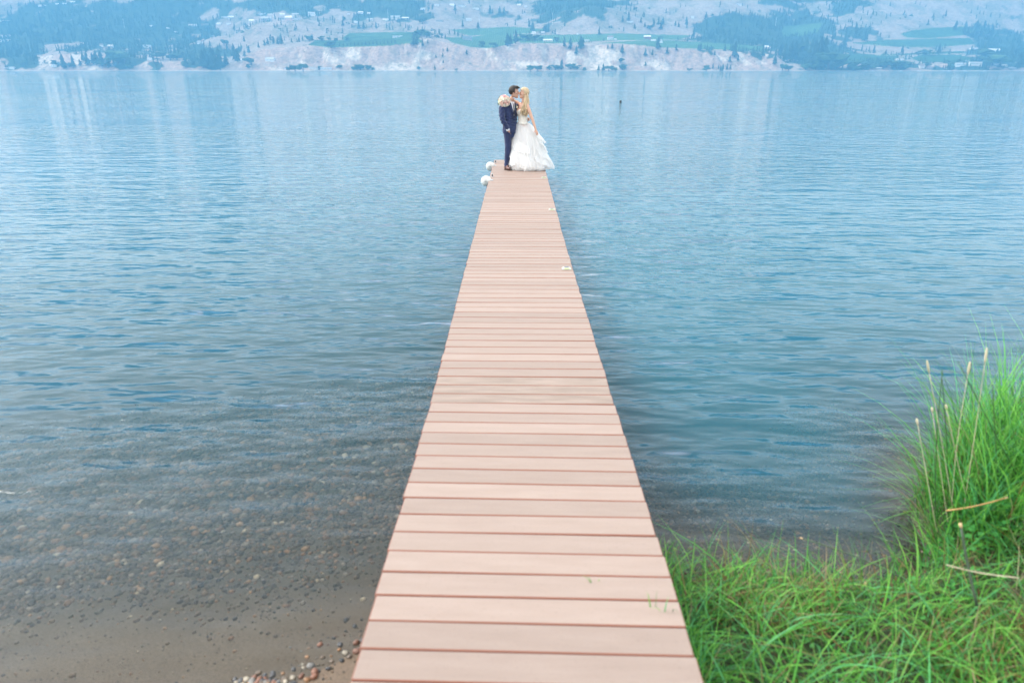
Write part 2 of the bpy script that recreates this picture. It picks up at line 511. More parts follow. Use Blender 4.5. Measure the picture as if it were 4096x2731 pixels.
FOREST = [  # (px, py, rx, ry, weight): wooded ground as ellipses over the slope
    (18, 58, 26, 14, 1), (45, 34, 60, 16, .9), (110, 20, 110, 20, .7), (100, 38, 60, 12, .8), (175, 32, 36, 18, .8), (205, 57, 24, 12, 1), (150, 44, 40, 9, .7), (128, 60, 26, 9, .8),
    (178, 8, 90, 10, .8), (300, 6, 90, 8, 1), (400, 12, 46, 12, .75), (500, 18, 30, 10, .45), (575, 6, 44, 12, .8), (545, 20, 22, 12, .55),
    (735, 32, 40, 17, 1), (705, 40, 20, 8, .8), (770, 40, 20, 16, .95), (812, 55, 26, 17, 1), (806, 33, 20, 14, .9), (790, 20, 18, 10, .6), (835, 8, 22, 10, .8), (850, 36, 22, 8, .6), (770, 6, 14, 8, .6),
    (975, 30, 30, 10, .6), (1000, 52, 34, 16, .85), (940, 48, 30, 5, .35), (885, 49, 30, 4, .3), (870, 66, 80, 4.5, 1), (980, 66, 60, 4.5, .7), (655, 18, 26, 6, .25), (470, 8, 30, 6, .3), (1010, 10, 20, 6, .4)]
fm = np.zeros_like(AX)
wpx = PXg + 70 * (fbm(AX / 70.0 + 2, AY / 60.0, 4) - .5); wpy = PYg + 26 * (fbm(AX / 60.0 + 40, AY / 60.0 + 9, 4) - .5)
for px, py, rx, ry, w in FOREST:
    fm = np.maximum(fm, w * np.exp(-(((wpx - px) / rx) ** 2 + ((wpy - py) / ry) ** 2) ** 2 * .7))
fm = np.maximum(fm, .95 * smooth(800, 960, sA) * smooth(.25, .45, n3 + .2 * n1))
n4 = fbm(AX / 34.0 + 50, AY / 30.0 + 20, 4)
fmask = smooth(.30, .46, fm * (.15 + .95 * n1 + .85 * n4) - .12 * (1 - fm))
fmask = fmask * smooth(3, 9, sA)
c = c * (1 - fmask[..., None]) + forest_c * (.8 + .6 * n2[..., None]) * fmask[..., None]
# fields: pixel outlines laid on the slope
FIELDS = [('vineyard', [(345, 38), (352, 33.5), (400, 32.5), (425, 33), (420, 39), (372, 44), (350, 43.5)]),
          ('vineyard', [(310, 45), (318, 40.5), (345, 40.5), (420, 38.5), (424, 42), (390, 46), (330, 47.5)]),
          ('vineyard', [(446, 38), (470, 37.5), (512, 32), (516, 43), (490, 48.5), (470, 47), (452, 42.5)]),
          ('vineyard', [(515, 37), (550, 35.5), (620, 34), (690, 36), (676, 40), (600, 41), (560, 43.5), (520, 43)]),
          ('vineyard', [(592, 43.5), (640, 40.8), (668, 41), (720, 44), (768, 47.5), (766, 51), (700, 49), (655, 47.3), (620, 43.8)]),
          ('vineyard', [(776, 27.5), (814, 24), (811, 33), (795, 37), (777, 37.2)]),
          ('orchard', [(891, 34.5), (905, 31), (925, 28.5), (955, 28), (962, 31), (958, 35.5), (920, 38.8), (898, 38)]),
          ('orchard', [(845, 43.5), (880, 40.5), (960, 38.6), (966, 44.5), (930, 47.5), (890, 47)]),
          ('orchard', [(828, 55.5), (850, 54.5), (895, 56.5), (888, 61), (850, 63), (829, 62)]),
          ('orchard', [(907, 58), (918, 55), (955, 55.5), (967, 59.5), (945, 62.5), (915, 61.5)]),
          ('orchard', [(858, 55.2), (900, 54.2), (955, 51.5), (962, 53), (905, 55.0)]),
          ('vineyard', [(450, 30.5), (512, 27.5), (545, 30), (530, 34), (470, 36)])]
def in_poly(px, py, poly):
    r = np.zeros(np.shape(px), bool); n = len(poly)
    for i in range(n):
        x0, y0 = poly[i]; x1, y1 = poly[(i + 1) % n]
        if y0 == y1: continue
        r ^= ((y0 > py) != (y1 > py)) & (px < (x1 - x0) * (py - y0) / (y1 - y0) + x0)
    return r
fldm = np.zeros_like(AX)
for _, poly in FIELDS: fldm = np.maximum(fldm, in_poly(PXg, PYg, poly) * 1.0)
fldm = fldm * (sA > 60)
c = c * (1 - fldm[..., None]) + field_c * (.85 + .3 * n2[..., None]) * fldm[..., None]
fmask = fmask * (1 - fldm)
bch = (smooth(2, 4, sA) * (1 - smooth(9, 14, sA)))[..., None]
c = c * (1 - .8 * bch) + np.array([.50, .46, .40]) * .8 * bch
c = c * .95
M_HILL = attr_mat('hill_ground', rough=.95, spec=.1, noise=.35, nscale=.12, bump=.3)
hills = obj('hills', mesh_np('hills', np.stack([AX, AY, AZ], -1).reshape(-1, 3), grid_faces(len(sv), na), [M_HILL], True, c.reshape(-1, 3)))
tag(hills, 'hazy dry hills with pale clay bluffs along the far shore', 'hills', kind='structure')

# ------------------------------------------------------------------ smoke haze over the lake
HAZE_TOP = float(AZ.max()) + 40
mh = bpy.data.materials.new('haze'); mh.use_nodes = True
hn, hl = mh.node_tree.nodes, mh.node_tree.links
hn.clear()
pv = hn.new('ShaderNodeVolumePrincipled'); ho = hn.new('ShaderNodeOutputMaterial')
pv.inputs['Color'].default_value = (.150, .415, .67, 1)
pv.inputs['Density'].default_value = .00030
pv.inputs['Anisotropy'].default_value = 0.0
hl.new(pv.outputs[0], ho.inputs['Volume'])
hb = MB().box((0, 2950, (HAZE_TOP - 11) / 2), (13000, 7500, HAZE_TOP + 11)).build('haze', mh)
tag(hb, 'thin blue smoke haze hanging over the lake and hills', 'haze', kind='stuff')
# ================================================================== THE DOCK
def plank_material():
    m, n, l, p = new_mat('composite_plank')
    tc = n.new('ShaderNodeTexCoord'); oi = n.new('ShaderNodeObjectInfo'); geo = n.new('ShaderNodeNewGeometry')
    mp = n.new('ShaderNodeMapping'); mp.inputs['Scale'].default_value = (1.5, 9, 9)
    ad = n.new('ShaderNodeVectorMath'); ad.operation = 'ADD'
    cmb = n.new('ShaderNodeCombineXYZ'); mu = n.new('ShaderNodeMath'); mu.operation = 'MULTIPLY'; mu.inputs[1].default_value = 57.0
    l.new(oi.outputs['Random'], mu.inputs[0]); l.new(mu.outputs[0], cmb.inputs[0]); l.new(mu.outputs[0], cmb.inputs[1])
    l.new(tc.outputs['Object'], mp.inputs[0]); l.new(mp.outputs[0], ad.inputs[0]); l.new(cmb.outputs[0], ad.inputs[1])
    n1 = n.new('ShaderNodeTexNoise'); n1.inputs['Scale'].default_value = 2.0; n1.inputs['Detail'].default_value = 6; n1.inputs['Roughness'].default_value = .6
    l.new(ad.outputs[0], n1.inputs['Vector'])
    cr = n.new('ShaderNodeValToRGB')
    cr.color_ramp.elements[0].position = .28; cr.color_ramp.elements[0].color = (.265, .200, .167, 1)
    cr.color_ramp.elements[1].position = .72; cr.color_ramp.elements[1].color = (.303, .235, .199, 1)
    l.new(n1.outputs[0], cr.inputs[0])
    # fine grey specks and smudges
    n2 = n.new('ShaderNodeTexNoise'); n2.inputs['Scale'].default_value = 38; n2.inputs['Detail'].default_value = 2
    l.new(ad.outputs[0], n2.inputs['Vector'])
    r2 = n.new('ShaderNodeMapRange'); r2.inputs['From Min'].default_value = .62; r2.inputs['From Max'].default_value = .74; r2.inputs['To Max'].default_value = .60
    l.new(n2.outputs[0], r2.inputs[0])
    mx = n.new('ShaderNodeMix'); mx.data_type = 'RGBA'; mx.inputs['B'].default_value = (.14, .105, .085, 1)
    l.new(r2.outputs[0], mx.inputs['Factor']); l.new(cr.outputs[0], mx.inputs['A'])
    hs = n.new('ShaderNodeHueSaturation')
    mr = n.new('ShaderNodeMapRange'); mr.inputs['To Min'].default_value = .89; mr.inputs['To Max'].default_value = 1.07
    l.new(oi.outputs['Random'], mr.inputs[0]); l.new(mr.outputs[0], hs.inputs['Value']); l.new(mx.outputs['Result'], hs.inputs['Color'])
    # worn bleached face, darker red composite on the unweathered sides
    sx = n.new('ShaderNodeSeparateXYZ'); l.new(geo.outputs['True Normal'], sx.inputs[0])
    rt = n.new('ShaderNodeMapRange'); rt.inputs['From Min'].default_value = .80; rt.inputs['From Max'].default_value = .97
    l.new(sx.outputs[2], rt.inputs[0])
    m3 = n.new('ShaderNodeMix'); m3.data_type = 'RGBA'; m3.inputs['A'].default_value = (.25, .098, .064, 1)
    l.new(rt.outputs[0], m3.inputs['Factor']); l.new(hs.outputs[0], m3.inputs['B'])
    l.new(m3.outputs['Result'], p.inputs['Base Color'])
    p.inputs['Roughness'].default_value = .62; p.inputs['Specular IOR Level'].default_value = .3
    bp = n.new('ShaderNodeBump'); bp.inputs['Strength'].default_value = .10; bp.inputs['Distance'].default_value = .004
    n4 = n.new('ShaderNodeTexNoise'); n4.inputs['Scale'].default_value = 14; n4.inputs['Detail'].default_value = 3
    l.new(ad.outputs[0], n4.inputs['Vector']); l.new(n4.outputs[0], bp.inputs['Height']); l.new(bp.outputs[0], p.inputs['Normal'])
    return m
M_PLANK = plank_material()
M_STAIN = M_PLANK.copy(); M_STAIN.name = 'stained_plank'
for nd in M_STAIN.node_tree.nodes:
    if nd.type == 'VALTORGB':
        nd.color_ramp.elements[0].color = (.185, .142, .114, 1); nd.color_ramp.elements[1].color = (.305, .238, .200, 1)
M_FRAME = simple('dock_frame_alu', (.20, .19, .18), .5, .4, .2, .15, 6)
M_WHITE = simple('white_plastic', (.58, .57, .54), .42, .5, 0, .10, 12)
M_CHROME = simple('galvanised_steel', (.55, .57, .58), .32, .5, .9, .1, 30)
M_BLACK = simple('black_rubber', (.02, .02, .022), .6, .3, 0, .2, 20)

DW, PITCH_P, PW = 1.22, 0.1455, 0.1400
# sections: start y, end y, start z, end z, centre x at start and end, yaw of planks
END_Y = 17.72
SECT = [(-2.6, 4.06, DECK + .33, DECK + .045, .046, .032, R(-1.2)), (4.06, 8.58, DECK + .045, DECK, .030, .004, R(-.45)),
        (8.58, 13.15, DECK, DECK, .004, .0, R(-.1)), (13.15, END_Y, DECK, DECK, 0, 0, 0)]
dock = empty('dock', (0, 0, DECK))
tag(dock, 'long narrow dock of pinkish composite planks running out over the lake', 'dock')
plank_me = [None] * 4
for k in range(4):
    w = DW + (.000, .004, -.003, .005)[k]
    plank_me[k] = MB().box((0, 0, -.0125), (w, PW, .025), bev=.004).mesh('plank', [M_PLANK])
plank_st = MB().box((0, 0, -.0125), (DW, PW, .025), bev=.004).mesh('stained_plank', [M_STAIN])
def deck_at(y):
    for y0, y1, z0, z1, x0, x1, yw in SECT:
        if y <= y1 or y1 == END_Y:
            t = (y - y0) / (y1 - y0)
            return x0 + (x1 - x0) * t, z0 + (z1 - z0) * t
fr = MB()
for si, (y0, y1, z0, z1, x0, x1, yw) in enumerate(SECT):
    npl = int(round((y1 - y0) / PITCH_P))
    pit = (y1 - y0) / npl
    for i in range(npl):
        y = y0 + (i + .5) * pit
        t = (y - y0) / (y1 - y0)
        me = plank_me[random.randrange(4)]
        if si == 1 and i in (0, 1, 2): me = plank_st
        o = obj('plank', me, dock, (x0 + (x1 - x0) * t + random.uniform(-.003, .003), y, z0 + (z1 - z0) * t - DECK + random.uniform(-.0012, .0012)))
        o.rotation_euler = (math.atan2(z1 - z0, y1 - y0), random.gauss(0, .0012), yw + random.gauss(0, .0022))
        if me is plank_st: o['label'] = 'greyish water-stained plank'
    for sx in (-.50, 0, .50):
        a = Vector((x0 + sx, y0 + .02, z0 - DECK - .085)); b = Vector((x1 + sx, y1 - .02, z1 - DECK - .085))
        d = b - a
        fr.box((a + b) / 2, (.045, d.length, .115), rot=Matrix.Rotation(math.atan2(d.z, d.y), 3, 'X'))
    for t in (.03, .5, .97):
        yy = y0 + (y1 - y0) * t
        fr.box((x0 + (x1 - x0) * t, yy, z0 + (z1 - z0) * t - DECK - .175), (1.04, .06, .06))
fr.build('frame', M_FRAME, dock)
for yy in (4.1, 8.6, 13.2, 17.45):
    cx, cz = deck_at(yy)
    for sx in (-.44, .44):
        b = float(bed_z(np.array([cx + sx]), np.array([yy]))[0])
        MB().tube([(cx + sx, yy, b - DECK - .15), (cx + sx, yy, cz - DECK - .14)], .03, 10).build('leg', M_FRAME, dock, True)

# round white bumpers clipped to the left edge near the end
def bumper(y, label):
    t = empty('dock_bumper', (-DW / 2 - .055, y, DECK - .015))
    tag(t, label, 'bumper')
    Mx = Matrix.Rotation(math.pi / 2, 4, 'X')
    r = .105
    prof = [(.02, -.088), (.05, -.084), (.078, -.070), (.096, -.048), (r, -.02), (r, .02), (.096, .048), (.078, .070), (.05, .084), (.02, .088)]
    MB().lathe(prof, 28, 0, Mx).build('wheel', M_WHITE, t, True)
    MB().lathe([(.012, -.088), (.022, -.086), (.022, .086), (.012, .088)], 12, 0, Mx).build('axle', M_CHROME, t, True)
    # moulded cap over the deck edge
    MB().ell((.052, 0, .012), (.062, .088, .074), 18).build('cover', M_WHITE, t, True)
    MB().box((.118, 0, .0205), (.05, .12, .006), bev=.002).build('mounting_plate', M_CHROME, t)
bumper(on_plane(486.5, 180, DECK)[1], 'round white plastic bumper on the dock edge, the one nearer the shore')
bumper(on_plane(490.5, 165.5, DECK)[1], 'round white plastic bumper on the dock edge, the one nearer the dock end')

def cleat(px, py, label):
    p = on_plane(px, py, DECK)
    t = empty('dock_cleat', (p[0], p[1], DECK + .002)); tag(t, label, 'cleat')
    MB().box((0, 0, .004), (.05, .085, .008), bev=.002).build('base', M_CHROME, t)
    MB().tube([(0, 0, .008), (0, 0, .045)], [.015, .012], 10).build('post', M_BLACK, t, True)
    MB().tube([(0, -.05, .062), (0, -.02, .055), (0, .02, .055), (0, .05, .062)], [.007, .012, .012, .007], 10).build('horn', M_CHROME, t, True)
cleat(492.3, 176.5, 'small steel cleat on the deck beside the bumper nearer the shore')
cleat(495.5, 162.3, 'small steel cleat on the deck beside the bumper nearer the dock end')

M_LENS = simple('dock_light_lens', (.42, .46, .24), .25, .5, 0, .1, 30)
M_CELL = simple('solar_cell', (.05, .08, .16), .2, .6, .2, .2, 60)
M_LBODY = simple('dock_light_body', (.46, .47, .40), .4, .5, 0, .05, 30)
def dock_light(px, py, label):
    p = on_plane(px, py, DECK); cx, cz = deck_at(p[1])
    t = empty('dock_light', (p[0], p[1], cz + .002)); t.scale = (.85, .85, .8); tag(t, label, 'dock light')
    V = [(-.062, -.045, 0), (.062, -.045, 0), (.062, .045, 0), (-.062, .045, 0), (-.062, -.045, .006), (.062, -.045, .006), (.062, .045, .006), (-.062, .045, .006),
         (-.038, -.026, .024), (.038, -.026, .024), (.038, .026, .024), (-.038, .026, .024)]
    F = [(3, 2, 1, 0), (0, 1, 5, 4), (1, 2, 6, 5), (2, 3, 7, 6), (3, 0, 4, 7), (4, 5, 9, 8), (5, 6, 10, 9), (6, 7, 11, 10), (7, 4, 8, 11), (8, 9, 10, 11)]
    mb = MB(); mb.add(V, F); mb.build('body', M_LBODY, t)
    MB().box((0, -.037, .0155), (.062, .022, .006), rot=Matrix.Rotation(R(43), 3, 'X')).build('lens', M_LENS, t)
    MB().box((0, .004, .0255), (.058, .034, .003)).build('solar_cell', M_CELL, t)
dock_light(544, 177.6, 'pale dock light on the right edge, farthest of three, near the bride')
dock_light(552, 209.7, 'pale dock light on the right edge, middle one of three')
dock_light(566.5, 269.7, 'pale dock light on the right edge, nearest of three')
# ================================================================== THE FAR SHORE: trees, houses, fields, boats
def C(crop, cx, cy):
    """point measured in one of four quarter-width strips of the photograph -> 1024 px frame"""
    return ((crop - 1) * 1024 + cx / 2.297) / 4.0, cy / 2.297 / 4.0

def conifer_mesh(seed, name='conifer', trunk=True, tiers=5, n=7):
    r = random.Random(seed); V, F, Mi = [], [], []
    if trunk:
        for z, q in ((0, .022), (.28, .018)):
            for k in range(5):
                a = 2 * math.pi * k / 5; V.append((q * math.cos(a), q * math.sin(a), z))
        F += [(k, (k + 1) % 5, 5 + (k + 1) % 5, 5 + k) for k in range(5)]; Mi += [1] * 5
    for t in range(tiers):
        z0 = .10 + .80 * t / tiers; z1 = min(1.0, z0 + .36); rr = .17 * (1 - .72 * t / tiers) * r.uniform(.85, 1.15)
        b = len(V); ox, oy = r.uniform(-.015, .015), r.uniform(-.015, .015)
        for k in range(n):
            a = 2 * math.pi * (k + r.uniform(-.3, .3)) / n; q = rr * r.uniform(.55, 1.25)
            V.append((ox + q * math.cos(a), oy + q * math.sin(a), z0 + r.uniform(-.05, .05)))
        V.append((ox, oy, z1)); V.append((ox, oy, z0 + .06))
        for k in range(n):
            F.append((b + k, b + (k + 1) % n, b + n)); F.append((b + (k + 1) % n, b + k, b + n + 1)); Mi += [0, 0]
    return V, F, Mi

def leafy_mesh(seed, trunk=True, blobs=9):
    r = random.Random(seed); V, F, Mi = [], [], []
    if trunk:
        for z, q in ((0, .05), (.35, .035)):
            for k in range(5):
                a = 2 * math.pi * k / 5; V.append((q * math.cos(a), q * math.sin(a), z))
        F += [(k, (k + 1) % 5, 5 + (k + 1) % 5, 5 + k) for k in range(5)]; Mi += [1] * 5
    for t in range(blobs):
        a = r.uniform(0, 6.28); q = r.uniform(0, .34); z = r.uniform(.28, .80); s = r.uniform(.13, .24) * (1.15 - .5 * abs(z - .5))
        c = (q * math.cos(a), q * math.sin(a), z); b = len(V); n = 6
        V.append((c[0], c[1], c[2] - s * .8))
        for lz in (-.35, .4):
            for k in range(n):
                an = 2 * math.pi * (k + r.random() * .6) / n; rr = s * r.uniform(.7, 1.25)
                V.append((c[0] + rr * math.cos(an), c[1] + rr * math.sin(an), c[2] + s * lz))
        V.append((c[0], c[1], c[2] + s * r.uniform(.75, 1.0)))
        for k in range(n):
            k2 = (k + 1) % n
            F += [(b, b + 1 + k2, b + 1 + k), (b + 1 + n + k, b + 1 + n + k2, b + 1 + 2 * n)]
            F.append((b + 1 + k, b + 1 + k2, b + 1 + n + k2, b + 1 + n + k)); Mi += [0, 0, 0]
    return V, F, Mi

M_CON = simple('conifer_needles', (.028, .052, .030), .9, .1, 0, .4, .8, rand=.30)
M_DEC = simple('broadleaf_foliage', (.045, .085, .036), .9, .1, 0, .4, .8, rand=.30)
M_BARK = simple('tree_bark', (.085, .065, .05), .9, .1, 0, .3, 2)
def to_mesh(name, g, mats):
    me = mesh_py(name, g[0], g[1], mats); me.polygons.foreach_set('material_index', np.array(g[2], np.int32)); return me
CON = [to_mesh('conifer_tree', conifer_mesh(s), [M_CON, M_BARK]) for s in range(5)]
DEC = [to_mesh('broadleaf_tree', leafy_mesh(s), [M_DEC, M_BARK]) for s in range(5)]

TREES = {1: [('c', 190, 330, 250), ('c', 590, 640, 490), ('c', 680, 630, 500), ('c', 765, 560, 475), ('c', 810, 600, 475), ('c', 860, 590, 480), ('c', 895, 590, 460), ('c', 940, 610, 460), ('d', 505, 600, 555), ('d', 1090, 590, 460),
             ('d', 1050, 600, 480), ('d', 1150, 580, 475), ('c', 1000, 620, 500), ('d', 1195, 635, 590), ('d', 1410, 535, 495), ('d', 1500, 545, 475), ('d', 1570, 550, 490), ('d', 1630, 550, 500), ('c', 1710, 620, 515), ('c', 1780, 600, 530),
             ('c', 1840, 370, 320), ('c', 1795, 380, 320), ('c', 1750, 330, 280), ('c', 2245, 385, 330), ('c', 1900, 620, 440), ('c', 1960, 620, 430), ('c', 2020, 620, 430), ('c', 2080, 600, 480), ('c', 1870, 620, 450), ('c', 1990, 630, 470),
             ('c', 2160, 560, 395), ('c', 2190, 570, 440), ('c', 2290, 490, 415), ('c', 2250, 520, 455), ('d', 2060, 420, 370), ('d', 2310, 600, 535), ('d', 2280, 630, 595), ('c', 1180, 340, 290), ('d', 900, 285, 265), ('d', 640, 620, 575), ('c', 740, 600, 540)],
         2: [('c', 235, 405, 295), ('c', 165, 400, 330), ('c', 200, 410, 340), ('c', 110, 410, 345), ('c', 80, 420, 360), ('c', 330, 390, 350), ('c', 395, 385, 338), ('d', 490, 375, 325), ('d', 600, 375, 330), ('d', 670, 375, 345), ('d', 735, 380, 350),
             ('c', 25, 440, 380), ('d', 360, 655, 600), ('d', 435, 655, 590), ('d', 585, 640, 605), ('d', 305, 655, 615), ('d', 960, 645, 590), ('d', 900, 645, 610), ('d', 1030, 645, 600), ('d', 1075, 645, 620), ('d', 770, 630, 600),
             ('c', 1720, 470, 440), ('c', 1760, 480, 435), ('c', 1655, 535, 500), ('c', 1715, 525, 480), ('c', 1720, 585, 550), ('c', 1645, 645, 590), ('d', 1495, 645, 620), ('c', 1935, 505, 455), ('d', 1840, 655, 628), ('c', 1450, 415, 310),
             ('c', 1480, 410, 340), ('c', 1530, 430, 355), ('c', 1580, 410, 370), ('d', 1480, 340, 285), ('d', 1520, 330, 275), ('d', 1570, 340, 290), ('d', 1600, 330, 290), ('d', 1660, 350, 320), ('c', 1895, 350, 305), ('c', 2310, 425, 300),
             ('c', 2340, 420, 310), ('d', 2080, 430, 380), ('d', 2180, 430, 390), ('c', 945, 265, 190), ('c', 990, 260, 195), ('c', 1105, 265, 200), ('c', 800, 240, 180), ('c', 1900, 250, 180), ('c', 2040, 260, 195), ('c', 1490, 190, 120),
             ('c', 1830, 100, 40), ('c', 2150, 130, 45), ('c', 1500, 90, 30), ('c', 1620, 90, 40), ('c', 2240, 130, 60), ('c', 2280, 130, 60), ('c', 570, 200, 150), ('d', 1530, 220, 165), ('d', 690, 440, 385), ('d', 840, 375, 345), ('c', 1380, 150, 100)]
            + [('c', x, 424 - (x - 770) * .05, 392 - (x - 770) * .06) for x in range(770, 1310, 34)],
         3: [('c', 35, 370, 272), ('d', 30, 400, 350), ('d', 100, 370, 315), ('d', 160, 370, 320), ('d', 215, 370, 325), ('d', 265, 370, 340), ('d', 410, 380, 345), ('c', 480, 440, 345), ('c', 535, 460, 355), ('c', 630, 460, 340), ('c', 650, 440, 350),
             ('c', 590, 505, 420), ('c', 295, 290, 230), ('c', 800, 320, 255), ('c', 880, 455, 410), ('c', 920, 455, 400), ('c', 1012, 495, 410), ('c', 1225, 515, 435), ('c', 1290, 510, 445), ('c', 1340, 455, 345), ('c', 1425, 495, 425), ('c', 1508, 465, 400),
             ('c', 1225, 605, 560), ('c', 1810, 480, 425), ('c', 1860, 515, 465), ('c', 2000, 570, 510), ('c', 2075, 565, 505), ('c', 2045, 530, 380), ('c', 1955, 470, 400), ('c', 2300, 520, 420), ('c', 2220, 510, 460), ('d', 168, 655, 605), ('d', 235, 650, 600),
             ('d', 345, 645, 595), ('d', 400, 645, 600), ('d', 540, 640, 590), ('d', 600, 640, 600), ('c', 455, 640, 535), ('c', 795, 650, 590), ('c', 838, 650, 578), ('d', 890, 650, 605), ('d', 950, 650, 620), ('d', 1015, 645, 590), ('d', 995, 575, 535),
             ('d', 1630, 655, 628), ('d', 1785, 655, 605), ('c', 1845, 630, 580), ('c', 1895, 640, 595), ('c', 1935, 655, 585), ('c', 1975, 640, 580), ('c', 1915, 655, 600), ('c', 2005, 640, 590), ('d', 665, 650, 620), ('c', 1015, 200, 140), ('c', 1300, 240, 170),
             ('c', 1345, 230, 155), ('c', 1385, 230, 160), ('c', 1185, 210, 155), ('c', 1220, 250, 205), ('c', 1600, 230, 155), ('c', 1500, 240, 190), ('c', 1530, 250, 200), ('c', 1125, 265, 215), ('c', 1665, 345, 275), ('c', 1780, 170, 110), ('c', 160, 250, 190),
             ('c', 190, 280, 195), ('c', 1365, 270, 190), ('c', 1070, 190, 110), ('d', 1270, 270, 235)],
         4: [('d', 130, 650, 590), ('d', 190, 650, 600), ('c', 60, 600, 480), ('c', 165, 555, 480), ('c', 885, 375, 265), ('c', 970, 490, 410), ('c', 1630, 150, 90), ('c', 1720, 275, 190), ('c', 1800, 310, 190), ('c', 1900, 330, 190), ('c', 1990, 240, 185),
             ('c', 1830, 330, 240), ('c', 1950, 330, 250), ('c', 2010, 330, 230), ('c', 2050, 340, 235), ('c', 1565, 500, 400), ('c', 1230, 490, 410), ('c', 1080, 500, 450), ('c', 2025, 440, 390), ('c', 1925, 430, 390), ('c', 700, 430, 290), ('c', 590, 380, 310),
             ('c', 800, 350, 275), ('c', 740, 350, 290), ('c', 600, 290, 220), ('c', 250, 240, 160), ('d', 345, 640, 590), ('d', 440, 640, 550), ('d', 550, 640, 490), ('d', 640, 645, 565), ('d', 600, 640, 580), ('d', 775, 640, 560), ('d', 880, 635, 565),
             ('d', 955, 635, 580), ('d', 1055, 635, 555), ('d', 1090, 620, 570), ('d', 1180, 635, 560), ('d', 1260, 640, 575), ('d', 1220, 630, 560), ('d', 800, 650, 612), ('d', 1670, 640, 580), ('d', 1460, 615, 575), ('d', 2020, 560, 455), ('c', 2220, 540, 390),
             ('c', 2260, 540, 440), ('c', 2330, 600, 430), ('c', 2290, 630, 480), ('d', 2010, 600, 520), ('d', 2060, 600, 520), ('d', 2130, 610, 510), ('c', 2180, 560, 470), ('d', 1450, 510, 455), ('d', 1380, 510, 460), ('c', 455, 620, 340), ('c', 500, 620, 330),
             ('c', 420, 600, 370), ('c', 330, 560, 345), ('c', 290, 550, 350), ('c', 240, 560, 370), ('c', 200, 560, 375), ('c', 150, 560, 390), ('c', 110, 520, 400), ('c', 380, 580, 360), ('c', 540, 600, 480)]}
SIDE = {1: 'far left', 2: 'left of the couple', 3: 'right of the couple', 4: 'far right'}
def tree_place(crop, base):
    if base > 585: return 'at the waterline'
    if base > 430 and crop in (2, 3): return 'on the clay bluff'
    if base > 430: return 'on the low slope'
    if base > 280: return 'on the field bench'
    return 'high on the hazy hillside'
rt = random.Random(3)
ALLT = []
for crop, lst in TREES.items():
    for kind, cx, base, top in lst:
        px, py = C(crop, cx, base)
        p = cast(px, min(py, 71.2))
        if p is None: continue
        hh = (base - top) / 2.297 / 4 * p[1] * K * (1.02 if kind == 'c' else 1.2)
        me = (CON if kind == 'c' else DEC)[rt.randrange(5)]
        o = obj('conifer_tree' if kind == 'c' else 'broadleaf_tree', me, None, (p[0], p[1], p[2] - .4))
        w = hh * (rt.uniform(1.25, 1.75) if kind == 'c' else rt.uniform(1.5, 2.1))
        o.scale = (w, w, hh); o.rotation_euler = (0, 0, rt.uniform(0, 6.28))
        ALLT.append(o); pl = tree_place(crop, base)
        lab = f"{'dark pointed conifer' if kind == 'c' else 'rounded leafy tree'} {pl}, {SIDE[crop]}"
        tag(o, lab, 'tree', f"{'conifers' if kind == 'c' else 'leafy trees'} {pl}, {SIDE[crop]}")

number_from_left(ALLT)
# the woods that read as one mass
base_c = [conifer_mesh(50 + s, trunk=False, tiers=3, n=5) for s in range(4)] + [leafy_mesh(60 + s, trunk=False, blobs=3) for s in range(2)]
fidx = np.argwhere((fmask > .45) & (PXg > -60) & (PXg < 1084) & (PYg > -14) & (AY < 4200))
wgt = np.array([fmask[i, j] * AY[i, j] * max(1.0, (sv[min(i + 1, len(sv) - 1)] - sv[i])) for i, j in fidx]); wgt /= wgt.sum()
pick = rng.choice(len(fidx), 9000, p=wgt)
sidx = np.argwhere((fmask < .3) & (fldm < .5) & (sA > 220) & (PXg > -20) & (PXg < 1044) & (PYg > -8) & (AY < 3900) & (n1 > .50))
sp_ = sidx[rng.choice(len(sidx), 420)]
VV, FF, CC, off = [], [], [], 0
for q in list(pick) + [-k - 1 for k in range(len(sp_))]:
    i, j = fidx[q] if q >= 0 else sp_[-q - 1]
    x = AX[i, j] + rng.uniform(-4, 4); y = AY[i, j] + rng.uniform(-5, 5); z = float(AZ[i, j]) - 1.2
    kk = rng.integers(0, 4) if rng.random() < .82 else rng.integers(4, 6)
    g = base_c[kk]
    hh = rng.uniform(12, 24) * (1 if kk < 4 else .62); w = hh * (rng.uniform(1.0, 1.4) if kk < 4 else 1.3)
    a = rng.uniform(0, 6.28); ca, sa = math.cos(a), math.sin(a)
    v = np.array(g[0]); X = v[:, 0] * ca - v[:, 1] * sa; Y = v[:, 0] * sa + v[:, 1] * ca
    VV.append(np.stack([x + X * w, y + Y * w, z + v[:, 2] * hh], -1))
    for f in g[1]:
        FF.append((f[0] + off, f[1] + off, f[2] + off))
        if len(f) == 4: FF.append((f[0] + off, f[2] + off, f[3] + off))
    b = rng.uniform(.7, 1.35)
    col = (np.array([.030, .056, .030]) if kk < 4 else np.array([.045, .085, .036])) * b
    CC.append(np.repeat(col[None], len(v), 0)); off += len(v)
M_WOOD = attr_mat('woodland_foliage', rough=.95, spec=.05)
woods = obj('woodland', mesh_np('woodland', np.concatenate(VV), np.array(FF), [M_WOOD], False, np.concatenate(CC)))
tag(woods, 'blue hazy woodland covering the far hillsides', 'woodland', kind='stuff')

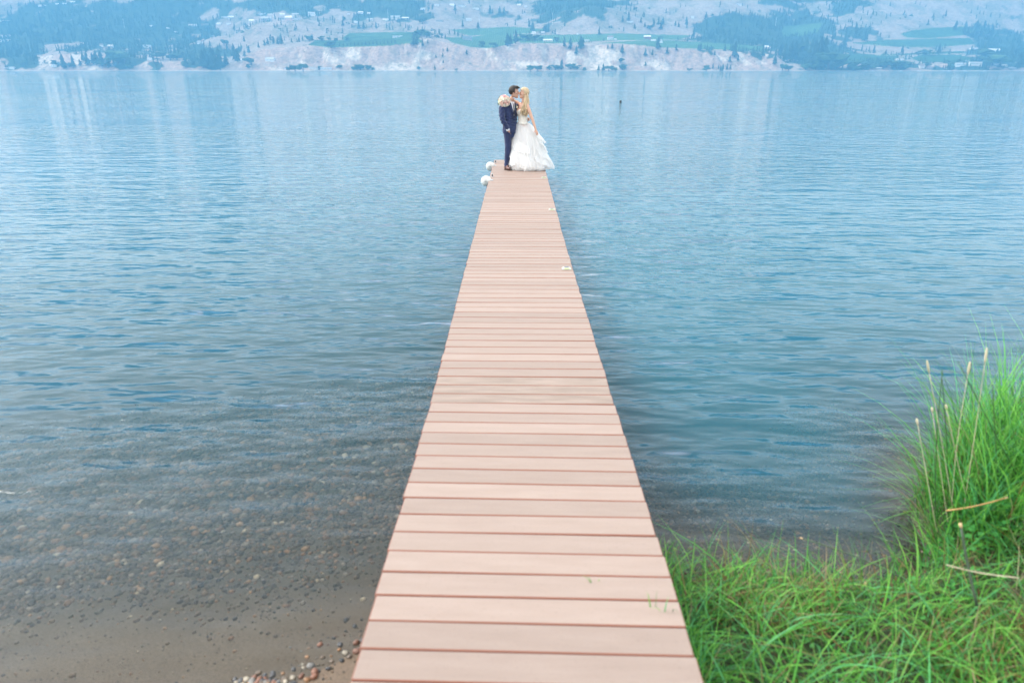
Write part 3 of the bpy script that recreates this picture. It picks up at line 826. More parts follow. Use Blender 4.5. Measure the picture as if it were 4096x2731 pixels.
# low brush dotted over the dry slopes and the bluff
VV, FF, CC, off = [], [], [], 0
g = leafy_mesh(77, trunk=False, blobs=1); gv_ = np.array(g[0]); gv_ = (gv_ - gv_.mean(0)) * 3.2
cand = np.argwhere((sA > 12) & (sA < 1300) & (PXg > -20) & (PXg < 1044) & (PYg > -6) & (fldm < .5) & (n1 > .47))
for q in rng.choice(len(cand), 2600):
    i, j = cand[q]; w = rng.uniform(1.0, 2.6)
    v = gv_ * np.array([w, w, w * .8]) + np.array([AX[i, j] + rng.uniform(-3, 3), AY[i, j], AZ[i, j] + w * .4])
    VV.append(v)
    for f in g[1]:
        FF.append((f[0] + off, f[1] + off, f[2] + off))
        if len(f) == 4: FF.append((f[0] + off, f[2] + off, f[3] + off))
    CC.append(np.repeat((np.array([.07, .085, .05]) * rng.uniform(.7, 1.5))[None], len(v), 0)); off += len(v)
br = obj('brush', mesh_np('brush', np.concatenate(VV), np.array(FF), [M_WOOD], False, np.concatenate(CC)))
tag(br, 'low grey green brush dotted over the dry slopes', 'brush', kind='stuff')

# fields: rows of vines or fruit trees
FL = ['green vineyard rows on the bench above the bluff, below the left houses', 'narrow strip of vineyard along the bluff edge, left of the couple', 'vineyard dipping to a gap in the bluff, just left of the couple',
      'broad striped vineyard beyond the bluff, right of the couple', 'long green vineyard along the bluff edge, right of the couple', 'striped square vineyard high on the wooded slope, right side',
      'dark leaf-shaped orchard on the tan slope, far right', 'long orchard strip below the leaf-shaped orchard, far right', 'orchard block behind the shore trees, far right', 'orchard block behind the white shore houses, far right',
      'thin orchard strip across the slope, far right', 'smooth green field below the houses, behind the couple']
M_VINE = attr_mat('vine_rows', rough=.9, spec=.1)
for (kind, poly), lab in zip(FIELDS, FL):
    sel = in_poly(PXg, PYg, poly) & (sA > 60)
    if sel.sum() < 6: continue
    xs, ys = AX[sel], AY[sel]
    x0, x1, y0, y1 = xs.min(), xs.max(), ys.min(), ys.max()
    VV, FF, CC, off = [], [], [], 0
    sp = 8.0
    for X in np.arange(x0, x1, sp):
        Y = np.arange(y0, y1, 5.0); XX = np.full_like(Y, X); Z = H(XX, Y)
        ppx = 512 + (XX / Y + math.tan(YAW)) * FPX / math.cos(PITCH); ppy = 70 - (Z - CAM_Z) / (Y * K)
        ok = in_poly(ppx, ppy, poly)
        for k in range(len(Y) - 1):
            if not (ok[k] and ok[k + 1]): continue
            hgt = rng.uniform(1.5, 2.3) if kind == 'vineyard' else rng.uniform(2.6, 4.0); wd = 1.1 if kind == 'vineyard' else rng.uniform(1.6, 2.4)
            j0, j1 = rng.uniform(-.4, .4, 2)
            v = [(X - wd + j0, Y[k], Z[k] - .4), (X + wd + j0, Y[k], Z[k] - .4), (X + j0, Y[k], Z[k] + hgt), (X - wd + j1, Y[k + 1], Z[k + 1] - .4), (X + wd + j1, Y[k + 1], Z[k + 1] - .4), (X + j1, Y[k + 1], Z[k + 1] + hgt * rng.uniform(.8, 1.1))]
            VV += v; FF += [(off, off + 1, off + 2), (off + 3, off + 5, off + 4), (off, off + 2, off + 5), (off, off + 5, off + 3), (off + 1, off + 4, off + 5), (off + 1, off + 5, off + 2)]
            cb = np.array([.055, .125, .05] if kind == 'vineyard' else [.04, .095, .04]) * rng.uniform(.75, 1.25)
            CC += [cb] * 6; off += 6
    if not VV: continue
    o = obj(kind, mesh_np(kind, np.array(VV), np.array(FF), [M_VINE], False, np.array(CC)))
    tag(o, lab, kind, kind='stuff')

# houses: strip, x, base, width, height, wall colour, label or None
WALLS = {'w': simple('white_house_wall', (.76, .75, .72), .7, .3, 0, .04, .5), 'c': simple('cream_house_wall', (.72, .66, .57), .7, .3, 0, .08, .5),
         'p': simple('pink_house_wall', (.58, .40, .34), .7, .3, 0, .08, .5), 'r': simple('red_barn_wall', (.30, .11, .10), .7, .3, 0, .1, .5), 'g': simple('grey_house_wall', (.35, .33, .31), .7, .3, 0, .08, .5)}
ROOFS = [simple('grey_roof', (.42, .41, .40), .7, .3, 0, .1, .5), simple('brown_roof', (.22, .17, .14), .7, .3, 0, .1, .5), simple('pale_roof', (.74, .71, .68), .6, .3, 0, .08, .5)]
M_GLASS = simple('dark_window_glass', (.05, .06, .075), .1, .6)
HOUSES = {1: [(495, 620, 50, 20, 'w', 'white cottage on the strip of beach, far left shore'), (930, 432, 25, 25, 'c', None), (1010, 435, 45, 20, 'w', None), (1315, 432, 130, 18, 'w', 'long low white house on the clearing edge, left hillside'), (1370, 553, 35, 20, 'w', None),
              (1840, 405, 55, 25, 'w', 'white gabled house among conifers left of the long bluff'), (2215, 572, 55, 25, 'c', 'cream house on the slope just left of the long bluff'), (395, 58, 80, 10, 'w', None), (590, 42, 35, 12, 'w', None), (525, 45, 30, 10, 'c', None), (665, 25, 40, 10, 'w', None),
              (1380, 242, 40, 10, 'w', None), (1540, 262, 35, 8, 'w', None), (1615, 297, 30, 8, 'w', None), (2120, 172, 45, 20, 'w', None), (2065, 165, 60, 12, 'w', None), (1770, 240, 70, 16, 'w', None), (1880, 232, 60, 15, 'g', None), (2010, 225, 40, 12, 'w', None), (2310, 210, 45, 25, 'c', None),
              (2100, 230, 35, 14, 'w', None), (45, 340, 90, 18, 'c', None), (45, 385, 70, 22, 'c', None), (50, 200, 90, 12, 'c', None), (85, 634, 90, 16, 'w', 'long white building on the shore at the left edge')],
          2: [(55, 140, 60, 16, 'w', None), (125, 142, 40, 14, 'c', None), (240, 145, 45, 16, 'w', None), (95, 195, 90, 32, 'g', 'grey house with dark roof atop the tan knoll, left'), (300, 190, 65, 35, 'p', 'pink house atop the tan knoll, left of the couple'), (235, 180, 55, 16, 'g', None), (370, 182, 70, 14, 'w', None),
              (510, 150, 60, 35, 'w', 'tall white house above the tan knoll'), (360, 140, 60, 14, 'c', None), (960, 125, 45, 18, 'w', None), (1035, 128, 25, 12, 'w', None), (850, 135, 25, 12, 'w', None), (915, 210, 30, 14, 'w', None), (1045, 195, 50, 22, 'c', None), (1190, 188, 50, 12, 'w', None),
              (1280, 185, 80, 38, 'c', 'large cream house by a tall mast, left of the couple'), (1370, 180, 60, 20, 'g', None), (1535, 92, 40, 15, 'w', None), (1660, 55, 40, 20, 'w', None), (1800, 55, 40, 14, 'w', None), (1890, 62, 60, 14, 'w', None), (2020, 88, 50, 12, 'w', None), (1955, 195, 50, 22, 'w', None),
              (1685, 200, 60, 14, 'g', None), (1300, 345, 90, 16, 'w', 'long white shed between two vineyards, left of the couple'), (1940, 370, 85, 35, 'g', 'grey farmhouse above the vineyard just left of the couple'), (130, 565, 85, 30, 'w', 'white house on the slope at the left end of the bluff'),
              (525, 635, 90, 20, 'c', None), (640, 640, 100, 18, 'w', None), (270, 640, 30, 12, 'w', None), (1580, 335, 50, 18, 'w', None)],
          3: [(200, 312, 38, 20, 'dome', 'white domed shed above the bluff, just right of the couple'), (280, 305, 40, 10, 'c', None), (605, 318, 20, 10, 'w', None), (905, 365, 50, 30, 'w', 'white barn at the edge of the striped vineyard'), (950, 368, 20, 10, 'w', None),
              (1245, 360, 60, 28, 'r', 'dark red barn between the two vineyards, right of the couple'), (1300, 378, 40, 12, 'w', None), (1370, 395, 20, 25, 'w', 'narrow white tower house on the bluff edge vineyard'), (330, 380, 80, 18, 'c', None), (690, 378, 40, 10, 'w', None),
              (1075, 210, 50, 12, 'w', None), (1100, 205, 25, 10, 'w', None), (2085, 50, 50, 18, 'w', None), (1660, 170, 25, 18, 'w', None), (2340, 455, 30, 30, 'p', None), (65, 55, 35, 16, 'c', None), (125, 70, 20, 12, 'w', None)],
          4: [(10, 450, 30, 20, 'w', None), (435, 440, 45, 12, 'w', None), (2080, 485, 110, 30, 'w', 'long white house with many windows, far right hillside'), (1215, 555, 55, 14, 'w', None), (1765, 612, 100, 35, 'w', 'white flat roofed house near the water, left of the pair at far right'),
              (1905, 605, 120, 35, 'c', 'wide cream house near the water, right of the pair at far right'), (1415, 630, 45, 30, 'c', None), (1480, 635, 60, 16, 'g', None), (2110, 600, 60, 15, 'w', None), (2170, 610, 60, 15, 'c', None), (2250, 635, 60, 16, 'g', None), (1030, 635, 60, 12, 'g', None), (1895, 455, 60, 12, 'w', None)]}
rh = random.Random(11)
ALLH = []
for crop, lst in HOUSES.items():
    for cx, base, w, h, colr, lab in lst:
        px, py = C(crop, cx, base); p = cast(px, min(py, 71.0))
        if p is None: continue
        mpp = p[1] * K / 4 / 2.297
        W = max(8.0, w * mpp * 1.1); Hh = max(5.0, h * mpp * 1.25); Dp = min(W * .8, 11.0)
        t = empty('house', (p[0], p[1] + Dp / 2, p[2]), rh.uniform(-.3, .3))
        z0 = -2.5; wm = WALLS['w' if colr == 'dome' else colr]; rm = ROOFS[2 if colr in ('dome', 'p') else rh.randrange(3)]
        if colr == 'dome':
            MB().box((0, 0, (z0 + Hh * .25) / 2), (W, Dp, Hh * .25 - z0)).build('wall', wm, t)
            prof = [(W / 2 * math.cos(a), Hh * .25 + Hh * .8 * math.sin(a)) for a in np.linspace(0, math.pi, 13)]
            V = [(x, y, z) for y in (-Dp / 2, Dp / 2) for x, z in prof]
            F = [(k, k + 13, k + 14, k + 1) for k in range(12)] + [tuple(range(13)), tuple(range(25, 12, -1))]
            mb = MB(); mb.add(V, F); mb.build('roof', WALLS['w'], t)
        else:
            fl = (W > 24 and rh.random() < .5) or 'flat' in (lab or '')
            wh = Hh * (.85 if fl else .62)
            MB().box((0, 0, (z0 + wh) / 2), (W, Dp, wh - z0)).build('wall', wm, t)
            e = .6
            if fl: MB().box((0, 0, wh + .25), (W + 1.2, Dp + 1.2, .5)).build('roof', rm, t)
            else:
                V = [(-W / 2 - e, -Dp / 2 - e, wh), (W / 2 + e, -Dp / 2 - e, wh), (W / 2 + e, Dp / 2 + e, wh), (-W / 2 - e, Dp / 2 + e, wh), (-W / 2 - e * .5, 0, Hh), (W / 2 + e * .5, 0, Hh)]
                F = [(0, 1, 5, 4), (2, 3, 4, 5), (1, 2, 5), (3, 0, 4), (3, 2, 1, 0)]
                mb = MB(); mb.add(V, F); mb.build('roof', rm, t)
            if w >= 45:
                nw = max(2, int(W / 4.5))
                for k in range(nw):
                    x = -W / 2 + W * (k + .5) / nw
                    MB().box((x, -Dp / 2 - .03, wh * .52), (W / nw * .45, .10, min(1.8, wh * .42))).build('window', M_GLASS, t)
        ALLH.append(t)
        if lab: tag(t, lab, 'house', 'houses across the lake')
        else:
            hp = 'by the water' if base > 560 else 'on the field bench' if base > 270 else 'high on the hazy hillside'
            tint = {'w': 'white', 'c': 'cream', 'p': 'pink', 'r': 'red', 'g': 'grey'}[colr]
            tag(t, f'small {tint} house {hp}, {SIDE[crop]}', 'house', f'small {tint} houses {hp}, {SIDE[crop]}')

number_from_left(ALLH)
# tall orchard wind machines
M_MAST = simple('mast_paint', (.70, .70, .68), .5, .4, 0, .05, 1)
for crop, cx, base, top, lab in [(2, 1215, 190, 92, 'thin white orchard wind machine beside the large cream house'), (1, 1145, 262, 185, 'thin white orchard wind machine on the left clearing'), (2, 2052, 262, 155, 'thin white orchard wind machine just left of the couple'),
                                 (3, 372, 230, 128, 'thin white orchard wind machine on the tan mound right of the couple'), (3, 1145, 292, 190, 'thin white orchard wind machine in the striped vineyard'), (4, 68, 240, 172, 'thin white orchard wind machine by the square vineyard, right')]:
    px, py = C(crop, cx, base); p = cast(px, py)
    if p is None: continue
    hh = (base - top) * p[1] * K / 4 / 2.297
    t = empty('wind_machine', tuple(p)); tag(t, lab, 'wind machine', 'orchard wind machines')
    MB().tube([(0, 0, -1), (0, 0, hh)], [.42, .28], 8).build('mast', M_MAST, t)
    MB().box((0, -.5, hh), (.9, 1.8, .9), bev=.1).build('gearbox', M_MAST, t)
    for a in (.9, .9 + math.pi):
        MB().box((math.cos(a) * 2.1, -1.5, hh + math.sin(a) * 2.1), (4.0, .12, .38), rot=Matrix.Rotation(-a, 3, 'Y')).build('blade', M_MAST, t)

# boats moored along the far shore
M_HULL = simple('boat_gelcoat', (.78, .78, .76), .3, .5, 0, .04, 1)
M_TRIM = simple('boat_red_trim', (.45, .12, .10), .4, .4)
for crop, cx, ln, trim, lab in [(4, 885, 8, 0, 'white motorboat moored by the wooded point, far right shore'), (4, 945, 9, 0, 'second white motorboat right of the wooded point'), (4, 1205, 6, 0, 'small white boat below the big shore trees, far right'), (4, 1370, 10, 1, 'white boat with red trim below the orchard track'),
                                (4, 1645, 9, 0, 'low white boat just left of the flat roofed shore house'), (4, 1790, 7, 0, 'white boat in front of the flat roofed shore house'), (4, 1965, 7, 0, 'white boat in front of the wide cream shore house'), (2, 1185, 9, 0, 'white boat under the long bluff, left of the couple'), (1, 1730, 7, 0, 'white boat at the foot of the dark conifers, left shore')]:
    px, _ = C(crop, cx, 0); y = SHORE_D - 26; x = px_to_a(px) * y
    t = empty('boat', (x, y, 0.0), rh.uniform(-.4, .4)); tag(t, lab, 'boat', 'boats along the far shore')
    L, B = ln, ln * .32
    st = [(-.5, .85, .0), (-.2, 1.0, .0), (.15, .92, .05), (.38, .5, .18), (.5, .04, .32)]
    V = []
    for u, bw, rz in st:
        V += [(u * L, -B / 2 * bw, .75 + rz * 2), (u * L, -B / 2 * bw * .7, -.25), (u * L, B / 2 * bw * .7, -.25), (u * L, B / 2 * bw, .75 + rz * 2)]
    F = [(0, 3, 2, 1), (16, 17, 18, 19)]
    for k in range(4):
        for q in range(4): a, b = k * 4 + q, k * 4 + (q + 1) % 4; F.append((a, b, b + 4, a + 4))
    mb = MB(); mb.add(V, F); mb.build('hull', M_HULL, t)
    MB().box((-.02 * L, 0, 1.15), (L * .34, B * .62, .9), bev=.15).build('cabin', M_TRIM if trim else M_HULL, t)
    MB().box((.12 * L, 0, 1.55), (.10, B * .58, .7), rot=Matrix.Rotation(-.5, 3, 'Y')).build('windscreen', M_GLASS, t)

# small black float out on the open water
p = on_plane(620.5, 102.3, 0.0)
t = empty('marker_buoy', tuple(p)); tag(t, 'small black float alone on the open water right of the bride', 'buoy')
MB().lathe([(.02, -.10), (.07, -.07), (.10, 0), (.085, .10), (.05, .17), (.02, .20)], 14).build('float', M_BLACK, t, True)
MB().tube([(.028 * math.cos(a), 0, .215 + .028 * math.sin(a)) for a in np.linspace(0, 2 * math.pi, 10)], .007, 6, cap=False).build('ring', M_CHROME, t, True)
# ================================================================== THE COUPLE
BASE = Vector(on_plane(523.5, 169.1, DECK)); BASE.z = DECK + .001
_RS = bpy.data.scenes.new('remesh_bench')           # scratch scene: only the piece being fused is evaluated
def remesh(mb, voxel=.008, it=4, fac=.5):
    me = mb.mesh('tmp'); o = bpy.data.objects.new('tmp', me); _RS.collection.objects.link(o)
    m = o.modifiers.new('r', 'REMESH'); m.mode = 'VOXEL'; m.voxel_size = voxel
    if it: s = o.modifiers.new('s', 'SMOOTH'); s.iterations = it; s.factor = fac
    vl = _RS.view_layers[0]; vl.update(); dg = vl.depsgraph; dg.update()
    out = bpy.data.meshes.new_from_object(o.evaluated_get(dg))
    bpy.data.objects.remove(o); bpy.data.meshes.remove(me)
    out.polygons.foreach_set('use_smooth', np.full(len(out.polygons), True, bool))
    return out
def part(name, me, mats, parent):
    me.name = name
    me.materials.clear()
    for m in (mats if isinstance(mats, (list, tuple)) else [mats]): me.materials.append(m)
    return obj(name, me, parent)
def loft(mb, rings, n=28, rot=0.0, closed=True, sq=0.0):
    """rings of (cx, cy, cz, half width, half depth); the wide axis turned by rot"""
    V = []; c, s = math.cos(rot), math.sin(rot)
    for cx, cy, cz, a, b in rings:
        for k in range(n):
            t = 2 * math.pi * k / n
            u = math.copysign(abs(math.cos(t)) ** (1 - sq), math.cos(t)) * a; v = math.copysign(abs(math.sin(t)) ** (1 - sq), math.sin(t)) * b
            V.append((cx + u * c - v * s, cy + u * s + v * c, cz))
    F = [(i * n + k, i * n + (k + 1) % n, (i + 1) * n + (k + 1) % n, (i + 1) * n + k) for i in range(len(rings) - 1) for k in range(n)]
    if closed: F += [tuple(range(n - 1, -1, -1)), tuple((len(rings) - 1) * n + k for k in range(n))]
    mb.add(V, F); return mb
def curve(pts, rads, m=5):
    """smooth (Catmull-Rom) resampling of a limb"""
    P = [Vector(p) for p in pts]; out, ro = [], []
    for i in range(len(P) - 1):
        p0, p1, p2, p3 = P[max(i - 1, 0)], P[i], P[i + 1], P[min(i + 2, len(P) - 1)]
        for k in range(m):
            t = k / m
            out.append(.5 * ((2 * p1) + (p2 - p0) * t + (2 * p0 - 5 * p1 + 4 * p2 - p3) * t * t + (3 * p1 - p0 - 3 * p2 + p3) * t ** 3)); ro.append(rads[i] + (rads[i + 1] - rads[i]) * t)
    out.append(P[-1]); ro.append(rads[-1]); return out, ro
def limb(mb, pts, rads, n=14): p, r_ = curve(pts, rads); mb.tube(p, r_, n); return mb
def frame(fwd, up):
    f = Vector(fwd).normalized(); r_ = f.cross(Vector(up)).normalized(); u = r_.cross(f).normalized()
    return f, r_, u
def hand(mb, w, fwd, back, s=1.0, curl=.6, thumb=1):
    """palm, four fingers and a thumb; fwd runs to the fingertips, back is the normal of the back of the hand"""
    f, r_, u = frame(fwd, back); w = Vector(w)
    mb.tube([w - f * .02, w + f * .02, w + f * .055, w + f * .09], [.024 * s, .028 * s, .034 * s, .028 * s], 10)
    for k, (o, l) in enumerate(((-.028, .070), (-.010, .080), (.010, .076), (.027, .060))):
        p = w + f * .082 * s + r_ * o * s * 1.05; a = 0; pts = [p - f * .02, p]
        for q in range(3):
            a += curl * (.5 + .35 * q); p = p + (f * math.cos(a) - u * math.sin(a)) * l * s * (.45, .32, .23)[q]; pts.append(p)
        mb.tube(pts, [.010 * s, .0098 * s, .009 * s, .0085 * s, .006 * s], 8)
    p = w + f * .02 + r_ * thumb * .026 * s
    mb.tube([p, p + (f * .5 + r_ * thumb * .7 - u * .3) * .035 * s, p + (f * .85 + r_ * thumb * .65 - u * .55) * .062 * s], [.014 * s, .011 * s, .007 * s], 8)
def head(mb, c, fwd, up, s=1.0, jaw=1.0):
    f, r_, u = frame(fwd, up); c = Vector(c)
    def P(x, y, z): return c + (f * x + r_ * y + u * z) * s
    M = Matrix((f, r_, u)).transposed()
    E = lambda x, y, z, a, b, d: mb.ell(P(x, y, z), (a * s, b * s, d * s), 14, 0, M)
    E(-.012, 0, .030, .098, .075, .090); E(.022, 0, -.010, .072, .066, .085); E(.042, 0, -.064, .053 * jaw, .049 * jaw, .050)
    E(.070, 0, -.094, .026, .030, .024); E(.078, 0, .022, .016, .05, .012); E(.0, 0, -.05, .06 * jaw, .058 * jaw, .055)
    mb.tube([P(.086, 0, .022), P(.100, 0, 0), P(.112, 0, -.022), P(.094, 0, -.034)], [.009 * s, .011 * s, .013 * s, .010 * s], 8)
    E(.100, .010, -.028, .009, .009, .008); E(.100, -.010, -.028, .009, .009, .008)
    E(.091, 0, -.056, .010, .023, .007); E(.089, 0, -.067, .010, .020, .007)
    for sg in (-1, 1):
        E(.062, sg * .042, -.016, .022, .018, .018); E(-.008, sg * .076, -.012, .019, .008, .030)
    return P, M
def hair_cap(P, M, s, front, side_z, back_z, grow=.010):
    """shell over the skull, open at the face"""
    V, F = [], []; nu, nv = 40, 26; keep = {}
    rr = random.Random(5)
    for j in range(nv + 1):
        ph = math.pi * j / nv
        for i in range(nu):
            th = 2 * math.pi * i / nu
            k = 1 + rr.uniform(-.012, .012)
            x, y, z = (.098 + grow) * math.sin(ph) * math.cos(th) * k, (.077 + grow * .8) * math.sin(ph) * math.sin(th) * k, (.092 + grow) * math.cos(ph) * k
            x -= .014; z += .030; V.append((x, y, z))
    def ok(v):
        x, y, z = v
        lim = back_z + (side_z - back_z) * min(1, max(0, (x + .07) / .08)) if x < .03 else front
        return z > lim
    for j in range(nv):
        for i in range(nu):
            q = (j * nu + i, (j + 1) * nu + i, (j + 1) * nu + (i + 1) % nu, j * nu + (i + 1) % nu)
            if all(ok(V[k]) for k in q): F.append(q)
    mb = MB(); mb.add([P(*v) for v in V], F); return mb

SKIN_M = simple('groom_skin', (.50, .285, .205), .5, .4, 0, .05, 30, sss=.12); SKIN_F = simple('bride_skin', (.60, .345, .245), .48, .4, 0, .05, 30, sss=.12)
M_SUIT = simple('navy_suit_wool', (.018, .028, .082), .75, .25, 0, .22, 9, bump=.25, sheen=.25, stretch=(1, 1, .45)); M_SHIRT = simple('white_shirt', (.72, .70, .72), .7, .3, 0, .05, 20)
M_TIE = simple('dark_tie', (.010, .012, .028), .45, .4, 0, .1, 30); M_LAPEL = simple('navy_lapel', (.019, .028, .075), .6, .3, 0, .15, 20)
M_SHOE = simple('brown_leather', (.115, .050, .040), .32, .5, 0, .3, 25); M_SOLE = simple('shoe_sole', (.02, .014, .012), .6, .3)
M_HAIRM = simple('dark_brown_hair', (.016, .010, .008), .5, .4, 0, .4, 60, bump=.5); M_HAIRF = simple('blonde_hair', (.46, .335, .20), .42, .5, 0, .38, 55, bump=.4, stretch=(1, 1, .25))
M_EYE = simple('eye_lash', (.03, .02, .018), .4, .4); M_LIP = simple('lips', (.42, .12, .11), .4, .5)

# ---------------------------------------------------------------- groom
groom = empty('person', tuple(BASE)); tag(groom, 'man in navy suit with brown shoes kissing the bride, one hand in pocket', 'person')
gf = Vector((.66, -.75, 0)).normalized(); gr = Vector((gf.y, -gf.x, 0))       # facing, and his right hand side
GROT = math.atan2(gr.y, gr.x); gc = Vector((-.305, 0, 0))
def G(r_, f_, z): v = gc + gr * r_ + gf * f_; return (v.x, v.y, z)
b = MB()
loft(b, [(*G(0, 0, .82), .15, .10), (*G(0, 0, .95), .145, .095), (*G(0, 0, 1.08), .14, .09), (*G(0, 0, 1.25), .16, .10), (*G(0, -.01, 1.36), .165, .085), (*G(0, -.01, 1.42), .09, .065)], 24, GROT)
limb(b, [G(0, -.01, 1.38), G(0, .0, 1.45), (-.245, -.01, 1.54)], [.062, .057, .058])
hP, hM = head(b, (-.214, -.02, 1.652), (1, -.10, -.10), (.10, -.04, 1), 1.02, 1.06)
RS, LS = Vector(G(.19, -.02, 1.37)), Vector(G(-.19, -.02, 1.37))
RE, RW = Vector((-.462, -.20, 1.09)), Vector((-.352, -.185, .885)); LE, LW = Vector((-.045, .285, 1.11)), Vector((.085, .155, 1.09))
limb(b, [RS, RE, RW], [.05, .04, .028]); hand(b, RW, (.34, .62, -.72), (-.8, -.5, 0), .95, .15, 1)
limb(b, [LS, LE, LW], [.05, .04, .028]); hand(b, LW, (.40, -.92, -.05), (.9, .4, .1), 1.0, .55, -1)
LEGS = [([G(.085, 0, .86), (-.350, -.085, .50), (-.385, -.075, .10)], 1), ([G(-.085, 0, .86), (-.215, .075, .48), (-.215, .11, .10)], -1)]
for pts, _ in LEGS: limb(b, pts, [.07, .05, .036]); b.ell((pts[2][0] + .03, pts[2][1] - .05, .05), (.04, .08, .035), 10)
part('body', remesh(b, .0065, 3), SKIN_M, groom)
# jacket
j = MB()
loft(j, [(*G(0, .005, .80), .190, .132), (*G(0, .004, .86), .192, .132), (*G(0, .002, .98), .180, .120), (*G(0, 0, 1.08), .172, .114), (*G(0, 0, 1.20), .186, .124), (*G(0, -.004, 1.30), .198, .124), (*G(0, -.012, 1.37), .190, .100), (*G(0, -.014, 1.415), .125, .082), (*G(0, -.012, 1.45), .078, .070)], 30, GROT, sq=.12)
limb(j, [RS + Vector((.03, .02, .0)), RS + Vector((-.02, -.015, -.07)), RE, RW + Vector((0, 0, .01))], [.078, .074, .060, .046])
limb(j, [LS + Vector((-.03, 0, 0)), LS + Vector((.01, .03, -.06)), LE, LW + (LE - LW) * .12], [.078, .072, .058, .045])
jm = remesh(j, .008, 5)
def crease(me, fn):
    n = len(me.vertices); co = np.empty(n * 3); no = np.empty(n * 3)
    me.vertices.foreach_get('co', co); me.vertices.foreach_get('normal', no); co = co.reshape(-1, 3); no = no.reshape(-1, 3)
    co = co + no * fn(co[:, 0], co[:, 1], co[:, 2])[:, None]; me.vertices.foreach_set('co', co.ravel()); me.update()
# cloth folds at the elbow and waist
crease(jm, lambda x, y, z: .0045 * np.sin(z * 95 + x * 40) * np.exp(-((z - 1.05) / .16) ** 2) + .003 * np.sin(z * 60 - x * 70 + y * 30))
part('jacket', jm, M_SUIT, groom)
def front_patch(rows, off, th=.004):
    """thin cloth panel lying on the jacket front; rows of (z, right0, right1, bulge)"""
    V = []
    for z, a, c_, dp in rows:
        for q in (0, .5, 1):
            u = a + (c_ - a) * q; fw = dp * math.sqrt(max(.05, 1 - (u / .20) ** 2)) + off
            V.append(G(u, fw, z))
    n = len(rows); F = [(i * 3 + k, i * 3 + k + 1, i * 3 + k + 4, i * 3 + k + 3) for i in range(n - 1) for k in range(2)]
    V2 = [tuple(Vector(v) - gf * th) for v in V]; m = len(V)
    F += [(f[3] + m, f[2] + m, f[1] + m, f[0] + m) for f in F]
    rim = [i * 3 for i in range(n)] + [(n - 1) * 3 + 1, (n - 1) * 3 + 2] + [i * 3 + 2 for i in range(n - 2, -1, -1)] + [1]
    F += [(rim[i], rim[(i + 1) % len(rim)], rim[(i + 1) % len(rim)] + m, rim[i] + m) for i in range(len(rim))]
    mb = MB(); mb.add(V + V2, F); return mb
dep = lambda z: float(np.interp(z, [.80, .98, 1.08, 1.20, 1.30, 1.37, 1.42, 1.47], [.138, .122, .116, .126, .122, .098, .084, .072]))
zs = np.linspace(1.17, 1.455, 9)
front_patch([(z, -.008 - .050 * (z - 1.17) / .285, .008 + .052 * (z - 1.17) / .285, dep(z)) for z in zs], .010).build('shirt_front', M_SHIRT, groom, True)
front_patch([(z, -.007 - .012 * min(1, (1.44 - z) / .22), .007 + .012 * min(1, (1.44 - z) / .22), dep(z)) for z in np.linspace(1.19, 1.44, 7)], .016).build('tie', M_TIE, groom, True)
for sg in (-1, 1):
    front_patch([(z, sg * (.004 + .050 * (z - 1.15) / .29), sg * (.012 + .085 * math.sin(min(1, max(0, (z - 1.15) / .20)) * 1.5) * (1 if z < 1.37 else .85)), dep(z)) for z in np.linspace(1.15, 1.43, 9)], .014).build('lapel', M_LAPEL, groom, True)
c_ = MB(); loft(c_, [(*G(0, -.004, 1.415), .078, .072), (*G(0, -.002, 1.45), .068, .066), (*G(0, .002, 1.488), .062, .062)], 22, GROT); c_.build('shirt_collar', M_SHIRT, groom, True)
c_ = MB().tube([RW + Vector((-.012, 0, .022)), RW + Vector((.008, .003, -.026))], [.040, .041], 14); c_.build('shirt_cuff', M_SHIRT, groom, True)
c_ = MB().tube([LW + (LE - LW) * .13, LW + (LE - LW) * .02], [.040, .041], 14); c_.build('shirt_cuff', M_SHIRT, groom, True)
MB().box(G(.0, dep(1.10) + .008, 1.10), (.012, .012, .012), bev=.003).build('button', M_TIE, groom)
t_ = MB()
loft(t_, [(*G(0, 0, .70), .135, .10), (*G(0, 0, .80), .165, .112), (*G(0, 0, .90), .160, .108), (*G(0, 0, .98), .150, .10)], 24, GROT)
for pts, sg in LEGS: limb(t_, [pts[0], pts[1], (pts[2][0], pts[2][1], .075)], [.094, .074, .057])
tm = remesh(t_, .008, 4)
crease(tm, lambda x, y, z: .004 * np.sin(z * 70 + x * 30) * np.exp(-((z - .14) / .10) ** 2) + .003 * np.sin(z * 42 + y * 50) * np.exp(-((z - .5) / .14) ** 2))
part('trousers', tm, M_SUIT, groom)
for pts, sg in LEGS:
    a = Vector((pts[2][0], pts[2][1], 0)); d = Vector((.42, -.9, 0)).normalized() if sg > 0 else Vector((.8, -.6, 0)).normalized(); r_ = Vector((-d.y, d.x, 0)); M = Matrix((d, r_, Vector((0, 0, 1)))).transposed()
    s_ = MB(); s_.ell(a + Vector((0, 0, .062)) - d * .03, (.058, .042, .058), 14, 0, M); s_.ell(a + d * .09 + Vector((0, 0, .045)), (.105, .046, .040), 14, 0, M); s_.ell(a + d * .03 + Vector((0, 0, .075)), (.06, .04, .045), 14, 0, M)
    me = remesh(s_, .008, 3)
    for v in me.vertices: v.co.z = max(v.co.z, .014)
    so = part('shoe', me, M_SHOE, groom)
    q = MB(); V = []
    for z in (.0, .016):
        for k in range(24):
            an = 2 * math.pi * k / 24; x = .055 + .145 * math.cos(an); y = (.047 - .010 * math.cos(an * 1)) * math.sin(an); p = a + d * x + r_ * y; V.append((p.x, p.y, z))
    q.add(V, [tuple(range(23, -1, -1)), tuple(range(24, 48))] + [(k, (k + 1) % 24, 24 + (k + 1) % 24, 24 + k) for k in range(24)]); q.build('sole', M_SOLE, so)
